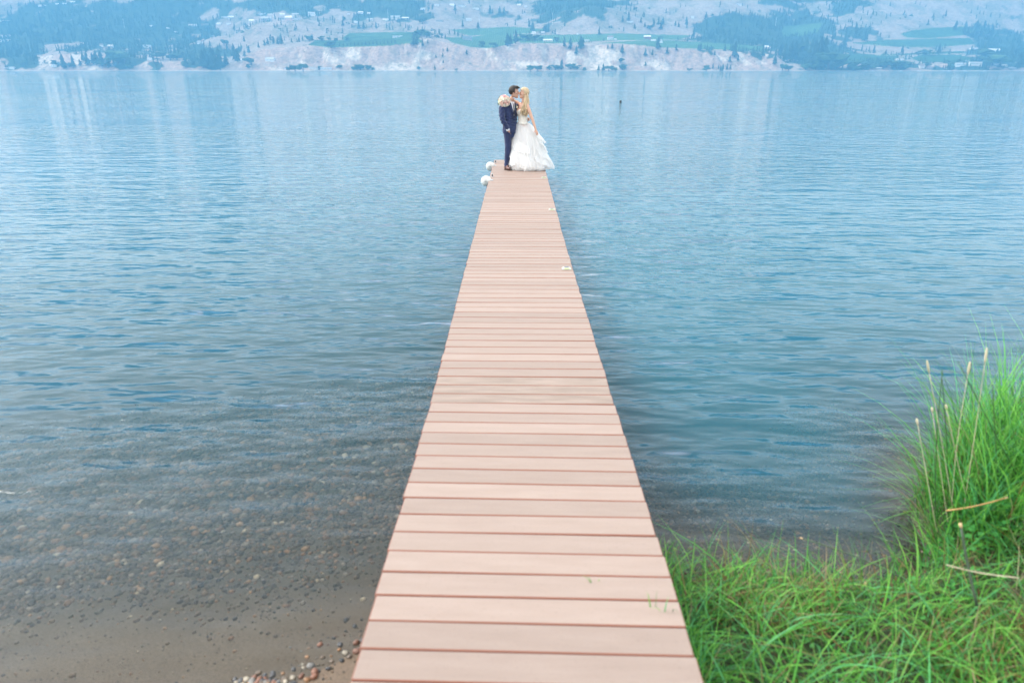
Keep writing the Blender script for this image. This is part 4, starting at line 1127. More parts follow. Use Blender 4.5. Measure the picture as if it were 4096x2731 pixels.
hc = hair_cap(hP, hM, 1.02, .072, -.022, -.062, .014)
part('hair', hc.mesh('hair'), M_HAIRM, groom)
tf = MB()
rr = random.Random(8)
for k in range(46):                    # short tufts so the hair line is not a smooth shell
    an = rr.uniform(-1, 1); x = rr.uniform(-.08, .085); z0 = .118 - .9 * max(0, abs(x) - .03) ** 1.3
    p = hP(x, an * .055, z0 - abs(an) * .025); tf.tube([p, hP(x + .02, an * .058, z0 + .012 - abs(an) * .025), hP(x + .035, an * .06, z0 + .010 - abs(an) * .03)], [.012, .010, .003], 6)
tf.build('hair_tuft', M_HAIRM, groom, True)
for sg in (-1, 1):
    MB().tube([hP(.086, sg * .018, .020), hP(.084, sg * .036, .027), hP(.072, sg * .052, .022)], [.004, .0052, .003], 6).build('eyebrow', M_HAIRM, groom, True)
    MB().tube([hP(.083, sg * .024, .001), hP(.080, sg * .036, -.001), hP(.074, sg * .044, .001)], [.003, .004, .002], 6).build('eyelid', M_EYE, groom, True)

# boutonniere
M_CREAM = simple('cream_petal', (.86, .80, .69), .6, .3, 0, .08, 40); M_BLUSH = simple('blush_petal', (.86, .62, .55), .6, .3, 0, .1, 40); M_PINK = simple('pink_petal', (.82, .36, .42), .6, .3, 0, .12, 40); M_LIME = simple('pale_green_petal', (.80, .80, .60), .6, .3, 0, .08, 40)
M_LEAF = simple('dark_leaf', (.035, .085, .045), .5, .4, 0, .3, 40)
def rose(c, n, r_, seed):
    """cupped petals in three whorls around a tight heart"""
    q = random.Random(seed); z = Vector(n).normalized(); x = z.orthogonal().normalized(); y = z.cross(x); c = Vector(c); mb = MB()
    mb.ell(c + z * r_ * .25, (r_ * .42, r_ * .42, r_ * .50), 10, 0, Matrix((x, y, z)).transposed())
    for ring, (np_, ra, hb, ht, op) in enumerate(((4, .45, -.25, .70, .05), (5, .68, -.35, .60, .22), (6, .88, -.45, .42, .45))):
        for k in range(np_):
            a0 = 2 * math.pi * (k + .37 * ring) / np_ + q.uniform(-.12, .12); V = []
            for vv in (0, .5, 1):
                for uu in (-1, -.5, 0, .5, 1):
                    an = a0 + uu * 3.5 / np_; rad = r_ * (ra * (.55 + .45 * vv) + op * vv * vv * .6) * (1 - .10 * abs(uu) * vv); hh = r_ * (hb + (ht - hb) * vv - .22 * vv * uu * uu)
                    V.append(c + x * math.cos(an) * rad + y * math.sin(an) * rad + z * hh)
            F = [(i * 5 + k_, i * 5 + k_ + 1, i * 5 + k_ + 6, i * 5 + k_ + 5) for i in range(2) for k_ in range(4)]
            mb.add(V, F)
    return mb
def leaf(mb, c, d, L, w, up=(0, 0, 1)):
    d = Vector(d).normalized(); s_ = d.cross(Vector(up)).normalized(); n_ = s_.cross(d); c = Vector(c); V = []
    for t in (0, .3, .65, 1): 
        ww = w * math.sin(math.pi * min(.97, t * .85 + .12)); m_ = c + d * L * t + n_ * (-.12 * L * t * t)
        V += [m_ - s_ * ww, m_ + n_ * ww * .25, m_ + s_ * ww]
    F = [(i * 3 + k, i * 3 + k + 1, i * 3 + k + 4, i * 3 + k + 3) for i in range(3) for k in range(2)]; mb.add(V, F)
bt = rose(G(-.075, dep(1.34) + .028, 1.345), gf, .024, 1); bo = bt.build('boutonniere', M_CREAM, groom, True)
lf = MB(); [leaf(lf, G(-.075, dep(1.34) + .020, 1.345), (gr * a + Vector((0, 0, b_))), .055, .010, gf) for a, b_ in ((-.6, .8), (.5, -1), (-.1, -1), (-.8, -.3), (.6, .6))]; lf.build('leaf', M_LEAF, bo)

# ---------------------------------------------------------------- bride
bride = empty('person', tuple(BASE + Vector((0, 0, .0)))); tag(bride, 'woman in white strapless ball gown with long blonde curls kissing the groom', 'person')
bf = Vector((-.86, -.51, 0)).normalized(); bl = Vector((-bf.y, bf.x, 0)) ; bl = Vector((.51, -.86, 0))      # her left side points right and towards the lens
bc = Vector((-.015, .02, 0)); BROT = math.atan2(bl.y, bl.x)
def W(l_, f_, z): v = bc + bl * l_ + bf * f_; return (v.x, v.y, z)
b = MB()
loft(b, [(*W(0, 0, .92), .125, .085), (*W(0, 0, 1.00), .118, .084), (*W(0, .005, 1.08), .112, .086), (*W(0, .012, 1.20), .128, .098), (*W(0, .018, 1.27), .138, .108), (*W(0, 0, 1.345), .140, .080), (*W(0, -.012, 1.395), .120, .060), (*W(0, -.012, 1.425), .062, .050)], 26, BROT)
for sg in (-1, 1): b.ell(W(sg * .062, .085, 1.262), (.055, .052, .055), 14)
limb(b, [W(0, -.012, 1.40), W(0, -.005, 1.46), (.010, .02, 1.545)], [.050, .043, .046])
wP, wM = head(b, (.000, .02, 1.628), (-1, -.16, .06), (.04, .08, 1), .96, .92)
LSh, RSh = Vector(W(.145, -.012, 1.375)), Vector(W(-.145, -.010, 1.385))
AE, AW = Vector((.176, -.145, 1.125)), Vector((.262, -.185, .885))
limb(b, [LSh + Vector((-.03, .03, .005)), LSh, AE, AW], [.044, .046, .034, .022]); hand(b, AW, (.32, -.05, -.85), (.55, -.80, .1), .88, .30, 1)
CE, CW = Vector((-.235, .175, 1.462)), Vector((-.405, .06, 1.425))
limb(b, [RSh + Vector((.02, -.02, 0)), RSh + Vector((-.02, .02, .012)), CE, CW], [.044, .044, .034, .023]); hand(b, CW, (-.75, -.55, .05), (-.4, .6, .6), .88, .75, 1)
for sg in (-1, 1): limb(b, [W(sg * .060, -.02, .90), W(sg * .07, .0, .50), W(sg * .06, -.01, .10)], [.060, .052, .036]); b.ell(W(sg * .06, .05, .06), (.05, .05, .035), 10)
part('body', remesh(b, .0065, 3), SKIN_F, bride)
for sg in (-1, 1):
    MB().tube([wP(.084, sg * .020, .022), wP(.081, sg * .034, .028), wP(.070, sg * .050, .024)], [.0025, .0035, .002], 6).build('eyebrow', M_HAIRF, bride, True)
    MB().tube([wP(.085, sg * .022, -.001), wP(.082, sg * .034, -.005), wP(.074, sg * .046, -.002)], [.0025, .0042, .0025], 6).build('eyelid', M_EYE, bride, True)
# bodice with a sweetheart edge
M_LACE = simple('ivory_lace', (.72, .66, .58), .75, .3, 0, .14, 90, bump=.5); M_SATIN = simple('ivory_satin_belt', (.74, .70, .63), .45, .4, 0, .05, 40)
n_, m_ = 48, 14; V = []
for i in range(m_ + 1):
    for k in range(n_):
        t = 2 * math.pi * k / n_; l_, f_ = math.cos(t), math.sin(t)
        fr_ = max(0, f_); top = 1.285 - .045 * (1 - f_) / 2 + .020 * fr_ * abs(math.sin(2.2 * l_)) - .028 * math.exp(-(l_ / .22) ** 2) * fr_
        z = .985 + (top - .985) * i / m_
        a = float(np.interp(z, [.985, 1.06, 1.14, 1.22, 1.30], [.136, .122, .128, .143, .150])); d = float(np.interp(z, [.985, 1.06, 1.14, 1.22, 1.30], [.106, .094, .100, .112, .112]))
        cup = .050 * fr_ * math.exp(-((z - 1.262) / .055) ** 2) * (math.exp(-((abs(l_) - .45) / .30) ** 2))
        V.append(W(l_ * a, .012 + f_ * (d + cup) + .0, z))
mb = MB(); mb.add(V, grid_faces(m_ + 1, n_, True)); bd = mb.build('bodice', M_LACE, bride, True)
sm = bd.modifiers.new('thickness', 'SOLIDIFY'); sm.thickness = .005; sm.offset = 1
mb = MB(); loft(mb, [(*W(0, .008, .988), .143, .113), (*W(0, .008, 1.012), .139, .110), (*W(0, .008, 1.022), .137, .108)], 36, BROT, closed=False); bb = mb.build('belt', M_SATIN, bride, True); sm = bb.modifiers.new('thickness', 'SOLIDIFY'); sm.thickness = .002; sm.offset = 1
# skirt: opaque underskirt and floating tulle tiers
def tulle(name, alpha, col=(.91, .90, .89)):
    m, n, l, p = new_mat(name); out = n['Material Output']
    p.inputs['Base Color'].default_value = (*col, 1); p.inputs['Roughness'].default_value = .8; p.inputs['Specular IOR Level'].default_value = .15
    tl = n.new('ShaderNodeBsdfTranslucent'); tl.inputs[0].default_value = (*col, 1); mx = n.new('ShaderNodeMixShader'); mx.inputs[0].default_value = .42
    l.new(p.outputs[0], mx.inputs[1]); l.new(tl.outputs[0], mx.inputs[2])
    tr = n.new('ShaderNodeBsdfTransparent'); m2 = n.new('ShaderNodeMixShader'); m2.inputs[0].default_value = alpha
    l.new(tr.outputs[0], m2.inputs[1]); l.new(mx.outputs[0], m2.inputs[2]); l.new(m2.outputs[0], out.inputs[0]); return m
M_UNDER = tulle('satin_underskirt', 1.0, (.86, .845, .825)); M_TULLE = tulle('white_tulle', .62); M_HEM = tulle('tulle_hem', .88, (.88, .87, .86))
ZL = [0, .07, .20, .35, .53, .70, .80, .92, 1.0]
XL = [-.325, -.335, -.345, -.335, -.275, -.245, -.215, -.180, -.168]; XR = [.56, .575, .545, .48, .43, .375, .32, .215, .140]
def skirt_pt(th, z, grow=0.0, ph=0.0, amp=1.0):
    xl, xr = np.interp(z, ZL, XL), np.interp(z, ZL, XR); cx, a = (xl + xr) / 2, (xr - xl) / 2 + grow; bdep = a * (.86 if z > .3 else .88) * .92
    u = 1 - z / 1.0
    fold = amp * u * (.026 * math.sin(9 * th + ph + 2.0 * u) + .016 * math.sin(17 * th + 1.7 * ph - 3 * u) + .010 * math.sin(29 * th + ph))
    return Vector((cx + (a + fold) * math.cos(th), .03 + (bdep + fold) * math.sin(th), z))
n_, m_ = 150, 26
V = [skirt_pt(2 * math.pi * k / n_, .012 + (1.0 - .012) * i / m_, -.035, .4, .9) for i in range(m_ + 1) for k in range(n_)]
mb = MB(); mb.add(V, grid_faces(m_ + 1, n_, True)); sk = mb.build('skirt', M_UNDER, bride, True)
V = [skirt_pt(2 * math.pi * k / n_, .006 + (1.0 - .006) * i / m_, .004, 1.9, 1.1) for i in range(m_ + 1) for k in range(n_)]
mb = MB(); mb.add(V, grid_faces(m_ + 1, n_, True)); mb.build('tulle_overlay', M_TULLE, sk, True)
def flounce(th0, th1, z0, z1, drop, flare, ph, name='flounce', n=90):
    """a ruffled strip sewn along a slanting line on the skirt, its free edge flaring out"""
    V = []; rows = 7
    for i in range(rows + 1):
        v = i / rows
        for k in range(n + 1):
            u = k / n; th = th0 + (th1 - th0) * u; zt = z0 + (z1 - z0) * u; dr = drop * (.35 + .65 * math.sin(math.pi * min(1, max(0, u * .92 + .04))) ** .6)
            z = max(.006, zt - dr * v + 0.008 * v * math.sin(23 * u * abs(th1 - th0) + ph))
            p = skirt_pt(th, min(z, .99), .010 + flare * v ** 1.4 * (.85 + .35 * math.sin(8 * u * abs(th1 - th0) + 2 * ph)) + .007 * v * math.sin(31 * u * abs(th1 - th0) + ph), ph, .5); p.z = z; V.append(p)
    mb = MB(); mb.add(V, grid_faces(rows + 1, n + 1)); o = mb.build(name, M_TULLE, sk, True)
    e = MB(); e.tube([V[rows * (n + 1) + k] for k in range(n + 1)], .0026, 5); e.build('hem_edge', M_HEM, o, True) if False else e.build('hem_edge', M_HEM, sk, True)
pi = math.pi
for a in [(pi * .95, pi * 1.55, .84, .50, .20, .030, .3), (pi * 1.02, pi * 1.66, .56, .22, .22, .038, 1.3), (pi * .92, pi * 1.30, .46, .26, .22, .060, 2.1), (pi * 1.66, pi * 2.20, .95, .72, .24, .080, .9), (pi * 1.74, pi * 2.30, .76, .50, .24, .075, 2.6),
          (pi * 1.68, pi * 2.25, .52, .30, .24, .075, 4.2), (pi * 1.62, pi * 2.20, .32, .20, .20, .080, 5.0), (pi * 1.2, pi * 1.75, .26, .17, .16, .040, 1.1), (pi * .1, pi * .95, .8, .5, .2, .06, 2.2), (pi * .1, pi * .95, .42, .25, .22, .07, 3.7)]:
    flounce(*a)
# train sweeping out to the right
V = []; rows, n = 12, 26
for i in range(rows + 1):
    v = i / rows
    for k in range(n + 1):
        u = k / n; th = pi * (1.72 + .46 * u); p = skirt_pt(th, max(.006, .62 * (1 - v) + .10 * v * u), .012, 2.0, .6)
        sw = v ** 1.6 * (.13 * math.sin(pi * u) ** .7 + .012 * math.sin(14 * u + 4 * v)); p.x += sw; p.z = max(.006, p.z + .018 * v * math.sin(10 * u)); V.append(p)
mb = MB(); mb.add(V, grid_faces(rows + 1, n + 1)); mb.build('train', M_TULLE, sk, True)
MB().tube([V[rows * (n + 1) + k] for k in range(n + 1)], .0026, 5).build('hem_edge', M_HEM, sk, True)
# hair: a cap swept back and long curls over the shoulder
hc = hair_cap(wP, wM, .96, .060, -.10, -.13, .014); part('hair', hc.mesh('hair'), M_HAIRF, bride)
rr = random.Random(4)
for k in range(34):
    s0 = rr.uniform(-1, 1); start = wP(rr.uniform(-.075, .03), .070 + rr.uniform(-.015, .014), rr.uniform(-.05, .085)) if k < 22 else wP(-.095, rr.uniform(-.05, .06), rr.uniform(-.06, .06))
    x_end = -.02 + .085 * rr.uniform(-1, 1); L = rr.uniform(1.14, 1.27); ph = rr.uniform(0, 6.28); pts = []
    for q in np.linspace(0, 1, 15):
        z = start.z + (L - start.z) * q; mid = Vector((.045 + .06 * math.sin(2.2 * q) * (.4 + s0 * .6) + (x_end - .045) * q ** 1.5, -.085 - .06 * q + .03 * s0, z)); base_ = start.lerp(mid, min(1, q * 2.2))
        cu = .016 * q; pts.append(base_ + Vector((cu * math.sin(16 * q + ph), cu * math.cos(16 * q + ph) * .8, 0)))
    MB().tube(pts, [.013] * 3 + [.015] * 7 + [.013, .011, .009, .006, .002], 7).build('hair_lock', M_HAIRF, bride, True)

# ---------------------------------------------------------------- bouquet
bqc = Vector((-.432, -.110, 1.468)); bq = empty('bouquet', tuple(BASE + bqc)); tag(bq, 'round bouquet of cream, blush and pink roses at the groom\'s shoulder', 'bouquet')
rr = random.Random(2); N = 46
for k in range(N):
    z = 1 - 2 * (k + .5) / N; a = k * 2.39996; r_ = math.sqrt(max(0, 1 - z * z)); d = Vector((r_ * math.cos(a), r_ * math.sin(a), z))
    if d.y > .55: continue
    mt = rr.choices((M_CREAM, M_BLUSH, M_PINK, M_LIME), (6, 3, .9, 1.8))[0]
    rose(d * .106, d, rr.uniform(.036, .047), k).build('rose', mt, bq, True)
for k in range(26):
    a = rr.uniform(0, 6.28); d = Vector((math.cos(a), rr.uniform(-.3, .5), math.sin(a)))
    if k < 9: d = Vector((-1, rr.uniform(-.3, .3), rr.choice((.7, .55, -.35, .1)) + rr.uniform(-.15, .15)))
    elif k < 18: d = Vector((rr.uniform(-.9, .7), rr.uniform(-.4, .2), -1))
    d.normalize(); lf = MB(); leaf(lf, d * .095, d + Vector((0, 0, -.1)), rr.uniform(.045, .085), rr.uniform(.005, .011), (0, -1, .2)); lf.build('leaf', M_LEAF, bq)
st = MB()
for k in range(7): st.tube([(rr.uniform(-.02, .02), rr.uniform(.0, .03), -.02), (.02 + rr.uniform(-.012, .012), .16 + rr.uniform(-.012, .012), -.065)], .004, 6)
st.build('stem_bundle', M_LEAF, bq)

bpy.data.scenes.remove(_RS)
# ================================================================== NEAR SHORE: pebbles, grass, stalks
def pebble_mesh(seed, sub=1):
    bm = bmesh.new(); bmesh.ops.create_icosphere(bm, subdivisions=sub, radius=.5)
    r = random.Random(seed); sc = (1, r.uniform(.65, .9), r.uniform(.42, .62))
    for v in bm.verts:
        k = 1 + r.uniform(-.13, .13); v.co = Vector((v.co.x * sc[0], v.co.y * sc[1], v.co.z * sc[2])) * k
    me = bpy.data.meshes.new('pebble'); bm.to_mesh(me); bm.free()
    me.polygons.foreach_set('use_smooth', np.full(len(me.polygons), True, bool)); return me
PEBC = {'dark grey': (.045, .045, .047), 'rust brown': (.165, .072, .042), 'orange brown': (.26, .135, .062), 'pale grey': (.19, .18, .165), 'brown': (.105, .075, .052), 'cream': (.29, .25, .19)}
PEBM = {k: simple(k.replace(' ', '_') + '_stone', c, .45, .5, 0, .35, 40, rand=.25) for k, c in PEBC.items()}
PME = {}
for k in PEBC:
    PME[k] = []
    for s in range(4):
        me = pebble_mesh(s * 7 + len(k), 2); me.materials.append(PEBM[k]); PME[k].append(me)
rp = random.Random(21)
def put_pebble(px, py, size, colr, label, group):
    p = on_plane(px, py, 0.03)
    z = float(bed_z(np.array([p[0]]), np.array([p[1]]))[0])
    o = obj('pebble', PME[colr][rp.randrange(4)], None, (p[0], p[1], z + size * .12))
    o.scale = (size,) * 3; o.rotation_euler = (rp.uniform(-.3, .3), rp.uniform(-.3, .3), rp.uniform(0, 6.28))
    tag(o, label, 'pebble', group)
# the stones that can be picked out singly on the wet sand left of the dock (strip x, y of the photograph / 4)
def Q(cx, cy): return (900 + cx / 3.638) / 4, (2300 + cy / 3.638) / 4
for cx, cy, s, colr, lab in [(1745, 560, .034, 'dark grey', 'long dark stone lying alone on the wet sand near the dock'), (1180, 1105, .026, 'orange brown', 'round orange brown pebble alone on the wet sand'), (120, 1000, .022, 'orange brown', 'orange pebble alone on the wet sand, leftmost'),
                             (1375, 925, .034, 'rust brown', 'rust brown pebble with a dark one beside it on the wet sand'), (1570, 825, .024, 'dark grey', 'small blue grey pebble above the rust brown one'), (1880, 655, .030, 'dark grey', 'dark pebble below the long dark stone'),
                             (1745, 1055, .036, 'cream', 'cream pebble beside the rust brown stone near the dock'), (1655, 1000, .024, 'orange brown', 'orange pebble touching a dark stone near the dock'), (1665, 930, .036, 'dark grey', 'dark stone above the small orange pebble near the dock'),
                             (1910, 1035, .052, 'rust brown', 'largest rust brown stone at the wet sand edge by the dock'), (1905, 905, .038, 'rust brown', 'reddish stone against the dock side'), (1995, 880, .034, 'dark grey', 'dark stone against the dock side'), (1410, 1115, .028, 'brown', 'brown pebble below the rust brown one'),
                             (1545, 1175, .026, 'brown', 'brown pebble left of the damp sand ridge'), (1800, 1110, .030, 'brown', 'narrow brown stone below the largest rust brown stone'), (1240, 1240, .042, 'pale grey', 'flat pale blue grey stone in the shallow wash'), (830, 1345, .022, 'orange brown', 'orange pebble left of the stone pile'),
                             (985, 1285, .030, 'dark grey', 'dark pebble above the gravel heap'), (1300, 1330, .044, 'rust brown', 'upper rust brown stone of the small pile'), (1290, 1400, .046, 'rust brown', 'lower rust brown stone of the small pile'), (1100, 1390, .036, 'rust brown', 'rust brown stone left of the small pile'),
                             (1185, 1450, .034, 'orange brown', 'orange stone under the small pile'), (975, 1415, .034, 'cream', 'cream flat stone between the heap and the pile'), (975, 1510, .044, 'dark grey', 'dark grey stone at the bottom right of the gravel heap'), (680, 1330, .028, 'dark grey', 'small dark stone above the gravel heap'),
                             (125, 1430, .026, 'dark grey', 'dark pebble left of the gravel heap'), (1690, 1165, .030, 'dark grey', 'dark stone on the damp sand ridge'), (1490, 1285, .030, 'dark grey', 'dark stone at the lower end of the sand ridge')]:
    put_pebble(*Q(cx, cy), s * .92, colr, lab, 'stones on the wet sand left of the dock')
cols = list(PEBC)
for k in range(95):        # the gravel heap at the bottom edge and strays near it
    if k < 62: cx, cy = rp.gauss(560, 190), 1500 + rp.gauss(0, 55)
    else: cx, cy = rp.uniform(900, 2050), rp.uniform(650, 1560)
    colr = rp.choices(cols, (4, 3, 2, 1.4, 3, 1))[0]
    if k < 62: put_pebble(*Q(cx, cy), rp.uniform(.016, .036), colr, f'{colr} pebble in the gravel heap at the bottom edge', f'{colr} pebbles of the gravel heap')
    else: put_pebble(*Q(cx, cy), rp.uniform(.008, .018), colr, f'tiny {colr} pebble on the wet sand beside the dock', f'tiny {colr} pebbles beside the dock')

# gravel and cobbles of the lake bed: nobody could count them
base = []
for s in range(5):
    bm = bmesh.new(); bmesh.ops.create_icosphere(bm, subdivisions=1, radius=.5)
    r = random.Random(s); sc = (1, r.uniform(.65, .95), r.uniform(.4, .6))
    base.append((np.array([[v.co.x * sc[0] * (1 + r.uniform(-.15, .15)), v.co.y * sc[1] * (1 + r.uniform(-.15, .15)), v.co.z * sc[2]] for v in bm.verts]), np.array([[v.index for v in f.verts] for f in bm.faces])))
    bm.free()
def scatter(n, gen, name):
    P = gen(n); VV, FF, CC, off = [], [], [], 0
    pal = np.array([(.030, .028, .027), (.065, .052, .040), (.110, .078, .050), (.17, .095, .052), (.25, .155, .085), (.20, .175, .15), (.36, .31, .24), (.060, .060, .046)])
    pr = np.array([5, 5, 4, 2.2, 1, 1.2, .16, 4]); pr = pr / pr.sum()
    for (x, y, z, s) in P:
        v, f = base[rng.integers(0, 5)]; a = rng.uniform(0, 6.28); ca, sa = math.cos(a), math.sin(a)
        VV.append(np.stack([x + s * (v[:, 0] * ca - v[:, 1] * sa), y + s * (v[:, 0] * sa + v[:, 1] * ca), z + s * v[:, 2]], -1))
        FF.append(f + off); off += len(v)
        CC.append(np.repeat((pal[rng.choice(8, p=pr)] * np.array([1.08, .95, .80]) * rng.uniform(.7, 1.25))[None], len(v), 0))
    return mesh_np(name, np.concatenate(VV), np.concatenate(FF), [attr_mat(name, rough=.5, spec=.4)], True, np.concatenate(CC))
def gen_bed(n):
    x = np.where(rng.random(n * 4) < .62, rng.uniform(-4.6, -.35, n * 4), rng.uniform(-.35, 3.4, n * 4)); t = rng.uniform(-.15, 4.6, n * 4)
    keep = rng.random(n * 4) < np.where(x < 0, .008 + .992 * smooth(-.1, .5, t - sand_t(x) + .12 * np.sin(x * 3.3)), smooth(-.3, .1, t) * (1 - smooth(1.0, 2.6, t))) * (1 - smooth(2.4, 4.6, t))
    x, t = x[keep][:n], t[keep][:n]; y = shore_y(x) + t
    s = rng.lognormal(math.log(.028), .45, len(x)) * (.5 + .8 * smooth(.3, 2.0, t)); s = np.minimum(s, .035 + .05 * smooth(.4, 2.2, t))
    return np.stack([x, y, bed_z(x, y) + s * .08, s], -1)
gv = obj('gravel', scatter(30000, gen_bed, 'lakebed_gravel')); tag(gv, 'brown and grey gravel lying under the clear shallow water', 'gravel', kind='stuff')
def gen_fine(n):
    x = rng.uniform(-3.2, 2.4, n); t = np.where(x < 0, rng.uniform(-.5, 1.1, n), rng.normal(-.02, .12, n))
    y = shore_y(x) + t; s = rng.lognormal(math.log(.007), .4, n)
    k = (x < -.55) | (x > .6)
    x, y, s = x[k], y[k], s[k]
    return np.stack([x, y, bed_z(x, y) + s * .1, s], -1)
gf = obj('shore_grit', scatter(5500, gen_fine, 'shore_grit')); tag(gf, 'fine dark grit strewn along the wet waterline', 'grit', kind='stuff')

# ------------------------------------------------------------------ grass
def blades(P, length, width, lean_dir, lean, droop, cols, seg=5, fold=0.25, curl=None):
    """P (n,3) roots; returns V, F, C for n bent blades"""
    n = len(P); t = np.linspace(0, 1, seg + 1)
    d = np.stack([np.cos(lean_dir), np.sin(lean_dir)], -1)
    T = t[None, :]
    out = length[:, None] * (lean[:, None] * T + droop[:, None] * T ** 2.2)
    up = length[:, None] * (T - .45 * np.minimum(droop, 1.3)[:, None] * T ** 2.4 - .12 * lean[:, None] * T)
    side = np.stack([-d[:, 1], d[:, 0]], -1)
    if curl is None: curl = rng.normal(0, .06, n)
    cx = P[:, 0:1] + d[:, 0:1] * out + side[:, 0:1] * (curl * length)[:, None] * T ** 2
    cy = P[:, 1:2] + d[:, 1:2] * out + side[:, 1:2] * (curl * length)[:, None] * T ** 2
    cz = P[:, 2:3] + up
    tw = rng.uniform(-.8, .8, n)
    s2 = np.stack([side[:, 0] * np.cos(tw) - side[:, 1] * np.sin(tw), side[:, 0] * np.sin(tw) + side[:, 1] * np.cos(tw)], -1)
    w = width[:, None] * (1 - T ** 1.8 * .97) * (.65 + .35 * np.minimum(T * 4, 1))
    A = np.stack([cx - s2[:, 0:1] * w, cy - s2[:, 1:2] * w, cz], -1); B = np.stack([cx + s2[:, 0:1] * w, cy + s2[:, 1:2] * w, cz + w * fold], -1)
    V = np.stack([A, B], 2).reshape(n, -1, 3)
    k = np.arange(seg)[None, :] * 2 + (np.arange(n) * (seg + 1) * 2)[:, None]
    F = np.stack([k, k + 1, k + 3, k + 2], -1).reshape(-1, 4)
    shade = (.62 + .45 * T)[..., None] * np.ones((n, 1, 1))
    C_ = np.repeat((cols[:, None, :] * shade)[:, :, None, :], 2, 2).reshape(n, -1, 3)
    return V.reshape(-1, 3), F, C_.reshape(-1, 3)
M_GRASS = attr_mat('grass_blade', rough=.45, spec=.35, translucent=.48)
GREENS = np.array([(.080, .290, .040), (.130, .390, .055), (.035, .150, .028), (.190, .440, .080), (.100, .360, .130)])
DRY = np.array([(.34, .24, .10), (.28, .17, .06), (.42, .34, .19)])
def grass_cols(n, dry=.05):
    c = GREENS[rng.integers(0, len(GREENS), n)] * rng.uniform(.85, 1.8, (n, 1))
    m = rng.random(n) < dry; c[m] = DRY[rng.integers(0, 3, m.sum())] * rng.uniform(.7, 1.2, (m.sum(), 1)); return c
def roots(n, fx, fy, cond):
    x = fx(n * 3); y = fy(n * 3); k = cond(x, y); x, y = x[k][:n], y[k][:n]
    return np.stack([x, y, bed_z(x, y) - .01], -1)
U = lambda a, b: (lambda n: rng.uniform(a, b, n))
def dock_clear(x, y):
    cx = np.where(y < 4.06, .046 - .0021 * (y + 2.6), .03); return x > cx + DW / 2 + .02
def turf(x, y): return (bank_h(x, y) > .035 + .03 * rng.random(len(x))) & dock_clear(x, y)
def make_grass(name, parts, label):
    V, F, Cc, off = [], [], [], 0
    for v, f, c in parts:
        V.append(v); F.append(f + off); Cc.append(c); off += len(v)
    o = obj(name, mesh_np(name, np.concatenate(V), np.concatenate(F), [M_GRASS], True, np.concatenate(Cc)))
    tag(o, label, 'grass', kind='stuff'); return o
def field(n, x, y, L, W, dry=.06, lean=(.1, .7), droop=(.1, .9), cond=turf, dirc=None):
    P = roots(n, U(*x), U(*y), cond); m = len(P)
    a = rng.uniform(0, 6.28, m) if dirc is None else rng.normal(dirc, .8, m)
    return blades(P, rng.uniform(*L, m), rng.uniform(*W, m), a, rng.uniform(*lean, m), rng.uniform(*droop, m), grass_cols(m, dry))
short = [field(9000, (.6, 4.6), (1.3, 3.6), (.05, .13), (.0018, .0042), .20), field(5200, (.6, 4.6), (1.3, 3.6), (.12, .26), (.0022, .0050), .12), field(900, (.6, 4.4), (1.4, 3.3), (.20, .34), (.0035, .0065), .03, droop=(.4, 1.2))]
# the browner patch beside the gravel and the strip against the dock
patch = lambda x, y: turf(x, y) & (np.hypot((x - 1.25) / .34, (y - 2.62) / .22) < 1)
short.append(field(900, (.9, 1.6), (2.3, 2.95), (.06, .2), (.0018, .004), .55, cond=patch))
patch2 = lambda x, y: turf(x, y) & (np.hypot((x - 2.0) / .30, (y - 2.25) / .20) < 1)
short.append(field(700, (1.6, 2.4), (2.0, 2.5), (.06, .2), (.0018, .004), .60, cond=patch2))
edge = lambda x, y: dock_clear(x, y) & (x < .76 + .05 * np.sin(y * 9)) & (y < 3.1)
short.append(field(1500, (.6, .85), (1.3, 3.15), (.10, .26), (.002, .0045), .03, cond=edge))
make_grass('short_grass', short, 'lush short green grass on the bank right of the dock')
clump = lambda x, y: turf(x, y) & (np.hypot((x - 2.92) / .74, (y - 3.22) / .62) < 1 + .2 * np.sin(x * 7))
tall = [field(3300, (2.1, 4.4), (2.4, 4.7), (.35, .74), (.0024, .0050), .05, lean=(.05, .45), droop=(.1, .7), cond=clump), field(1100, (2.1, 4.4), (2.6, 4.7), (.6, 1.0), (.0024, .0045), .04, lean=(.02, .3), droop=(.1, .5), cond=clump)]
rightb = lambda x, y: turf(x, y) & (x > 2.4)
tall.append(field(1400, (2.4, 4.6), (1.8, 4.6), (.22, .45), (.0025, .005), .08, lean=(.1, .6), droop=(.3, 1.1), cond=rightb))
lip = lambda x, y: (x > 2.05) & (x < 2.75) & (np.abs(x - np.interp(y, _shy[6:12], _shx[6:12] + .12)) < .10) & (y > 2.75) & (y < 3.8)
tall.append(field(900, (2.05, 2.75), (2.75, 3.8), (.14, .40), (.002, .0045), .10, lean=(.1, .7), droop=(.3, 1.2), cond=lip))
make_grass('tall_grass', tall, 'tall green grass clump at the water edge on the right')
fringe = lambda x, y: (np.abs(y - (shore_y(x) - .14)) < .16) & (x > .75)
make_grass('shore_fringe_grass', [field(800, (.75, 2.9), (2.4, 3.9), (.14, .38), (.0015, .003), .3, lean=(.05, .5), droop=(.1, .8), cond=fringe)], 'thin pale grass stems fringing the gravel waterline')
